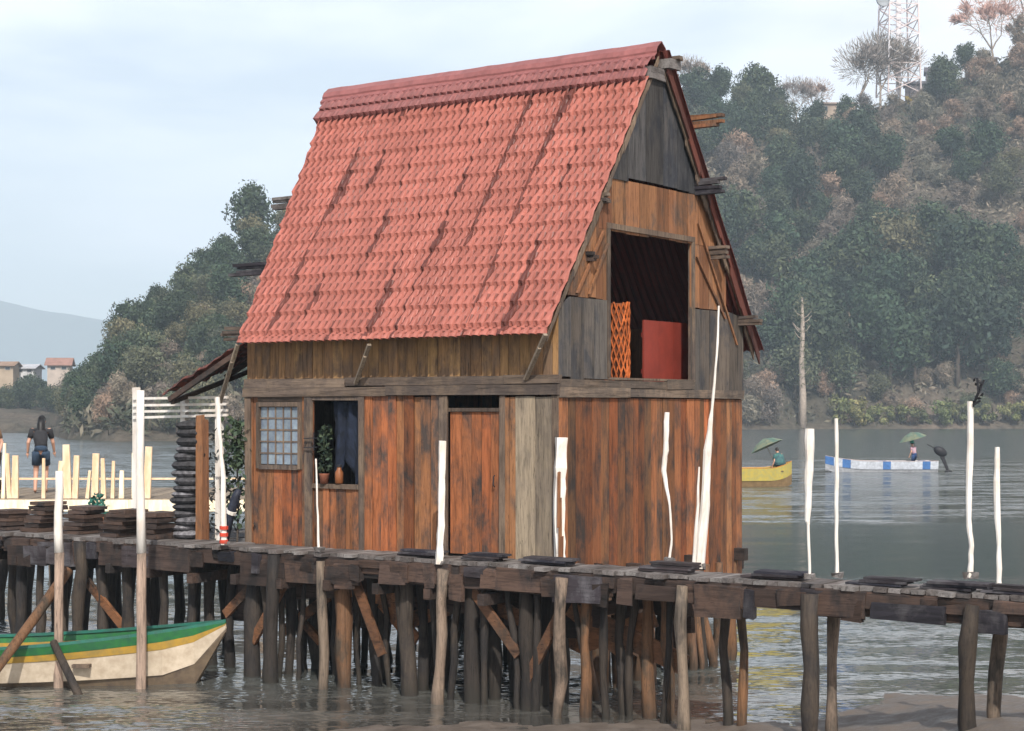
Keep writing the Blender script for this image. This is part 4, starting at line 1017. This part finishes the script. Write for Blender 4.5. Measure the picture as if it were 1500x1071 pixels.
def kind_at(px,py):
    if px>900:
        n=fbm(px*.011,py*.014,11.)
        if 1130<px<1450 and 390<py<590: return 'dark' if n>-.4 else 'mid'
        if py>560 and (px<1290 or px>1430): return 'dry' if n>-.2 else 'mid'
        if px>1330 and 150<py<380: return 'dry' if n>-.25 else ('mid' if n>-.5 else 'dark')
        if px<1190 and py<230: return 'dark' if n>-.1 else 'mid'
        if 1050<px<1130 and 210<py<290: return 'dry'
        if 1180<px<1330 and 215<py<330: return 'dry' if n>.02 else 'dark'
        if n>-.02: return 'dry'
        return 'mid' if n>-.08 else 'dark'
    n=fbm(px*.02,py*.02,5.)
    if py>560 and px>130: return 'dry' if n>-.2 else 'mid'
    if n>.2 and px>200: return 'dry'
    return 'dark' if n>-.1 else 'mid'
LAB={('dark','R'):'dense dark green tree in the wood covering the right hillside',('mid','R'):'loose olive green tree in the wood covering the right hillside',('dry','R'):'dry brownish bush among the trees of the right hillside',
     ('dark','L'):'dense dark green tree on the steep headland left of the hut',('mid','L'):'loose olive green tree on the steep headland left of the hut',('dry','L'):'dry brown bush on the steep headland left of the hut'}
def plant(px,s,kind,sc,label=None,group=None):
    p=hill(px,s); p.z-=.3
    side='R' if px>800 else 'L'
    return tree(kind,p,sc,label or LAB[(kind,side)],group or ('trees of the right hillside' if side=='R' else 'trees of the left headland'))
# right hillside
px=960
cells=[]
for j in range(15):
    s=.07+.93*j/14
    for i in range(13):
        cells.append((958+48*(i+.5*(j%2))+R.uniform(-17,17),s+R.uniform(-.028,.028)))
for px,s in cells:
    if px>1600: continue
    q=hill(px,min(s,1)); a,b2=topix(q+Vector((0,0,3)))
    k=kind_at(a,b2)
    if s>.93 and 1110<px<1400 and R.random()<.6: continue
    plant(px,min(1,s),k,R.uniform(.85,1.5)*(1.15 if k!='dry' else 1.2)*(1.25 if 1130<px<1460 and 380<b2<600 else 1))
for j in range(12):
    s=.06+.94*j/11
    for i in range(12):
        px=104+36*(i+.5*(j%2))+R.uniform(-14,14)
        if px>480 : continue
        q=hill(px,s); a,b2=topix(q+Vector((0,0,3)))
        if q.z<1.: continue
        sc=R.uniform(.65,1.0)*(.75 if px<170 else 1)
        plant(px,min(1,s+R.uniform(-.03,.03)),kind_at(a,b2),sc)
for i in range(34):
    px=1000+17*i+R.uniform(-8,8); plant(px,R.uniform(.02,.10),'dry' if fbm(px*.02,2.)>-.25 else 'mid',R.uniform(.6,1.0))
for px in (1352,1366,1392,1404,1428,1450): plant(px,R.uniform(.93,.965),R.choice(['dry','mid']),R.uniform(.7,.95))
# singled-out trees
plant(1370,.30,'dark',2.1,'largest broad dark green tree low on the right hillside')
plant(1300,.22,'dark',1.4,'broad dark green tree left of the largest tree on the right hillside')
plant(1225,.28,'dark',1.5,'dark blue green tree behind the pale dead trunk on the right hillside')
plant(1290,.05,'mid',1.0,'rounded green tree standing at the foot of the right hillside')
plant(1465,.05,'dark',1.2,'dark rounded bushy tree at the shore by the right edge')
plant(1415,.99,'dark',1.2,'dark green conical tree beside the ruined stone house on the hilltop')
plant(368,.97,'dark',1.25,'tallest dark green tree on top of the left headland near the roof')
plant(330,.95,'dark',1.0,'rounded dark tree on the crest left of the tallest headland tree')
plant(1055,.99,'dark',1.25,'dark green tree on the crest just right of the gable')
plant(1010,.99,'bare',1.3,'thin grey tree on the crest touching the hut gable')
for px,s,sc,l in ((1165,.99,.75,'low grey leafless tree on the crest between the gable and the tower'),(1195,1.0,.7,'small leafless tree left of the pale wall on the crest'),(1262,.985,1.1,'wide leafless tree left below the lattice tower'),(1290,.98,1.2,'large leafless tree right in front of the lattice tower'),(1318,.985,1.0,'leafless tree right below the lattice tower')):
    plant(px,s,'bare',sc*1.75,l,'leafless trees on the crest')
plant(1455,1.02,'pink',2.0,'smaller pinkish bare tree on the hilltop near the right corner')
plant(1490,1.02,'pink',2.6,'large pinkish bare tree in the top right corner')
plant(1525,1.0,'pink',2.3,'pinkish bare tree cut by the right edge at the top')
plant(1330,.965,'gold',1.0,'yellow leaved bush below the ruined house on the hill')
plant(1395,.965,'gold',.8,'yellow green bush beside the dark conical tree on the hill')
for i,px in enumerate((1095,1128,1230,1252,1275,1298,1322,1350,1378,1402,1440,1480,1520)):
    k='shore' if px>1200 else R.choice(['shore','dry'])
    p=hill(px,.02); p.z=-.1
    tree(k,p,R.uniform(1.3,2.0),'light green bush at the water edge below the right hillside' if k=='shore' else 'dry bush at the water edge below the pale dead trunk','bushes along the far shore')
for i in range(15):
    px=-90+16*i+R.uniform(-5,5); Y=R.uniform(292,318); k=R.choice(['dark','mid','dark'])
    top=560+R.uniform(-6,10)
    tree(k,(((px-750)*Y/F),Y,1.0+R.uniform(0,3)),R.uniform(.7,1.05),('dark' if k=='dark' else 'olive')+' green tree on the low headland below the red roofed house','trees on the low headland')
# dead pale trunk at the shore
p=hill(1175,.02); t=empty('dead_tree',(p.x,p.y,-.3),0,'tall pale dead tree trunk standing at the far shore','tree')
mb=MB(); mb.tube([(0,0,0),(.15,0,6),(-.1,0,12),(.1,0,18),(0,0,24)],[.8,.62,.5,.4,.15],9,jit=.1)
for k in range(9):
    z=R.uniform(9,22); a=R.choice([0,math.pi])+R.uniform(-.7,.7); mb.tube([(0,0,z),(math.cos(a)*1.,math.sin(a),z+.6),(math.cos(a)*1.7,math.sin(a)*1.5,z+1.5)],[.12,.08,.03],5)
mb.build('trunk',M['barkp'],t,True)
mb=MB()
for i in range(600):
    z=R.uniform(8,25); mb.card((R.gauss(0,.9),R.gauss(0,.9),z),.8,.25,(R.uniform(.6,1.3),R.random(),0))
mb.build('crown',LEAF['mid'],t)
# scrub: dry undergrowth over both slopes
sc_=MB()
for i in range(42000):
    px=R.uniform(930,1640) if R.random()<.72 else R.uniform(95,470); s=R.random()**.8
    q=hill(px,s); a,b2=topix(q)
    if q.z<.4: continue
    k=fbm(q.x*.05,q.y*.05,3.)
    sc_.card(q+Vector((0,0,R.uniform(.1,2.0))),R.uniform(.6,2.0),.28,(R.uniform(.55,1.3),min(1,max(0,.5+k+R.uniform(-.3,.3))),0))
tag(sc_.build('undergrowth',leafmat('dry undergrowth',(.06,.065,.042),(.23,.175,.14))),'dry brown undergrowth covering the slopes between the trees',kind='stuff')

# ------------------------------------------------------------------ buildings on the hill and shore, tower
def house(px,py,Y,w,d,h,wallc,roofc,label,rz=0,rh=1.2,name='shore_house',base=None):
    p=at(px,py,Y); t=empty(name,(p.x,Y,p.z),rz,label,'house')
    wm=plain(name+' wall',wallc,.9,.25,.5); mb=MB(); mb.box(-w/2,w/2,-d/2,d/2,-3,h,(1,0,0)); 
    i=len(mb.v); mb.v+=[(-w/2,-d/2,h),(-w/2,d/2,h),(-w/2,0,h+rh*.9),(w/2,-d/2,h),(w/2,d/2,h),(w/2,0,h+rh*.9)]; mb.face([i,i+2,i+1]); mb.face([i+3,i+4,i+5]); mb.build('wall',wm,t)
    mb=MB(); ov=.5
    for sg in (-1,1):
        mb.box8([(-w/2-ov,sg*(d/2+ov),h-.15),(w/2+ov,sg*(d/2+ov),h-.15),(w/2+ov,0,h+rh),(-w/2-ov,0,h+rh),(-w/2-ov,sg*(d/2+ov),h),(w/2+ov,sg*(d/2+ov),h),(w/2+ov,0,h+rh+.18),(-w/2-ov,0,h+rh+.18)],(1,0,0))
    mb.build('roof',plain(name+' roof',roofc,.85,.3,.8),t)
    n=max(2,int(w/2.6))
    for k in range(n):
        x=-w/2+w*(k+.5)/n; mb=MB(); mb.box(x-.5,x+.5,-d/2-.06,-d/2-.002,h*.35,h*.8); f=mb.build('window',plain('frame',(.4,.38,.36),.7),t)
        mb=MB(); mb.box(x-.4,x+.4,-d/2-.08,-d/2-.062,h*.4,h*.76); mb.build('pane',plain('dark pane',(.04,.05,.06),.2),f)
house(88,546,318,4.0,5,1.4,(.50,.42,.36),(.34,.19,.15),'pale house with red roof on the low headland',rz=rad(8))
house(42,549,320,3.6,4,1.2,(.62,.62,.62),(.45,.45,.47),'low white house beside the red roofed one',rz=rad(-5),rh=.6)
house(8,546,316,4.0,4,1.3,(.42,.33,.24),(.3,.2,.14),'brown house on the low headland at the left edge',rh=.6)
house(1225,172,460,10,6,3.2,(.46,.36,.28),(.40,.31,.25),'plain beige building among leafless trees on the crest',rh=.7,name='hill_building')
house(1378,120,470,8,5,2.4,(.22,.20,.22),(.13,.12,.135),'ruined grey stone house on the hilltop',rz=rad(-12),rh=1.6,name='stone_house')
house(1345,136,468,7,5,2.0,(.2,.18,.19),(.12,.115,.13),'low grey stone annex left of the ruined house',rz=rad(-12),rh=1.0,name='stone_annex')
house(1440,101,474,7,5,2.2,(.24,.21,.2),(.15,.14,.14),'grey roofed house right of the dark conical tree on the hilltop',rz=rad(-5),rh=.9,name='hilltop_house')
# lattice tower
TY=462.; p=at(1316,118,TY); tw=empty('lattice_tower',(p.x,TY,p.z-4),rad(8),'pale red and white lattice telecom tower on the hill crest','tower')
mr_=plain('faded red paint',(.76,.64,.62),.6,.15,.3); mw=plain('faded white paint',(.75,.72,.74),.6,.1,.3)
H=48; w0,w1=4.6,3.4
nlev=13
cor=lambda k,z:Vector(((w0+(w1-w0)*z/H)*(1 if k in(0,1) else -1),(w0+(w1-w0)*z/H)*(1 if k in(1,2) else -1),z))
for k in range(4): 
    mb=MB()
    for l in range(nlev-1): mb.beam(cor(k,H*l/(nlev-1)),cor(k,H*(l+1)/(nlev-1)),.34,.34,(1,0,0),m=(l//2)%2)
    mb.build('leg',[mr_,mw],tw)
mb=MB()
for l in range(nlev-1):
    z0,z1=H*l/(nlev-1),H*(l+1)/(nlev-1)
    for k in range(4):
        k2=(k+1)%4; mb.beam(cor(k,z0),cor(k2,z1),.2,.2,m=(l//2)%2); mb.beam(cor(k2,z0),cor(k,z1),.2,.2,m=(l//2)%2); mb.beam(cor(k,z1),cor(k2,z1),.2,.2,m=(l//2)%2)
mb.build('bracing',[mr_,mw],tw)
mb=MB(); mb.beam((0,0,0),(0,0,H),1.3,.5,(1,0,0)); mb.build('cable_ladder',mw,tw)
for (dx,dz,r) in ((-6.2,24.5,1.9),(-5.2,28.0,1.6),(-4.6,31,1.4)):
    mb=MB()
    prof=[(0,.1),(r*.5,.04),(r*.9,-.12),(r,-.35),(r*.95,-.8)]
    for (a,ya),(c_,yc) in zip(prof,prof[1:]):
        for k in range(16):
            t0,t1=2*math.pi*k/16,2*math.pi*(k+1)/16; i=len(mb.v)
            mb.v+=[(dx+a*math.cos(t0),-4.6+ya,dz+a*math.sin(t0)),(dx+a*math.cos(t1),-4.6+ya,dz+a*math.sin(t1)),(dx+c_*math.cos(t1),-4.6+yc,dz+c_*math.sin(t1)),(dx+c_*math.cos(t0),-4.6+yc,dz+c_*math.sin(t0))]
            mb.face([i,i+1,i+2,i+3])
    d_=mb.build('dish',plain('grey dish',(.34,.36,.38),.6,.2,.5),tw); so=d_.modifiers.new('thick','SOLIDIFY'); so.thickness=.1
    mb=MB(); mb.beam((dx,-4.4,dz),(-3.9,-3.9,dz+.3),.2,.2); mb.build('dish_arm',mw,d_)

# ------------------------------------------------------------------ haze
mb=MB(); mb.box(-4500,4500,-80,5300,-3,CZ+650)
hz=mb.build('haze',[]); hz.data.materials.clear()
m=bpy.data.materials.new('hazy air'); m.use_nodes=True; nt=m.node_tree; nt.nodes.clear()
out=nt.nodes.new('ShaderNodeOutputMaterial'); v=nt.nodes.new('ShaderNodeVolumePrincipled')
v.inputs['Color'].default_value=(.70,.86,1,1); v.inputs['Density'].default_value=.00035; v.inputs['Anisotropy'].default_value=-.3
link(nt,v.outputs[0],out.inputs['Volume']); hz.data.materials.append(m); tag(hz,kind='stuff')

# ------------------------------------------------------------------ light, sky, camera
EL,AZ=rad(45),rad(7)   # sun behind the camera, a little to the right
sd=Vector((math.sin(AZ)*math.cos(EL),-math.cos(AZ)*math.cos(EL),math.sin(EL)))
L=bpy.data.lights.new('sun','SUN'); L.energy=4.3; L.angle=rad(.6); L.color=(1,.95,.88)
so=bpy.data.objects.new('sun',L); COL.objects.link(so); so.rotation_euler=(-sd).to_track_quat('-Z','Y').to_euler()
w=bpy.data.worlds.new('World'); SC.world=w; w.use_nodes=True; nt=w.node_tree; nt.nodes.clear()
out=nt.nodes.new('ShaderNodeOutputWorld'); bg=nt.nodes.new('ShaderNodeBackground'); bg.inputs['Strength'].default_value=.125
sk=nt.nodes.new('ShaderNodeTexSky'); sk.sky_type='NISHITA'; sk.sun_disc=False; sk.sun_elevation=EL; sk.sun_rotation=math.atan2(sd.x,sd.y); sk.dust_density=2.0; sk.air_density=1.0
tc=nt.nodes.new('ShaderNodeTexCoord'); mp=nt.nodes.new('ShaderNodeMapping'); mp.inputs['Scale'].default_value=(1.6,1.6,5.5); mp.inputs['Location'].default_value=(.3,.0,.15)
link(nt,tc.outputs['Generated'],mp.inputs[0]); n=noise(nt,mp.outputs[0],2.0,5,.5,.2)
sx=nt.nodes.new('ShaderNodeSeparateXYZ'); link(nt,tc.outputs['Generated'],sx.inputs[0])
sm=N(nt,'ShaderNodeMath',operation='MULTIPLY_ADD'); link(nt,sx.outputs[0],sm.inputs[0]); sm.inputs[1].default_value=.45; link(nt,n,sm.inputs[2])
s3=N(nt,'ShaderNodeMath',operation='MULTIPLY_ADD'); link(nt,sx.outputs[2],s3.inputs[0]); s3.inputs[1].default_value=.35; link(nt,sm.outputs[0],s3.inputs[2])
fac=ramp(nt,s3.outputs[0],[(.42,.42),(.62,1.)])
ccol=mixc(nt,ramp(nt,sx.outputs[0],[(.12,0.),(.30,1.)]),(10.2,10.5,11.1),(11.2,10.5,10.2))
up=ramp(nt,sx.outputs[2],[(.42,1.),(.75,.12)])
fm=N(nt,'ShaderNodeMath',operation='MULTIPLY'); link(nt,fac,fm.inputs[0]); link(nt,up,fm.inputs[1])
cl=mixc(nt,fm.outputs[0],sk.outputs[0],ccol)
link(nt,cl,bg.inputs['Color']); link(nt,bg.outputs[0],out.inputs['Surface'])
cam=bpy.data.cameras.new('camera'); co=bpy.data.objects.new('camera',cam); COL.objects.link(co)
co.location=(0,0,CZ); co.rotation_euler=(rad(90),0,0); cam.sensor_width=36; cam.lens=36*F/1500; cam.shift_y=64.5/1500
cam.clip_end=6000; cam.clip_start=.1; SC.camera=co
SC.view_settings.view_transform='Standard'; SC.view_settings.look='None'; SC.view_settings.exposure=.29; SC.view_settings.gamma=1
SC.cycles.max_bounces=6; SC.cycles.transparent_max_bounces=8; SC.cycles.volume_bounces=0
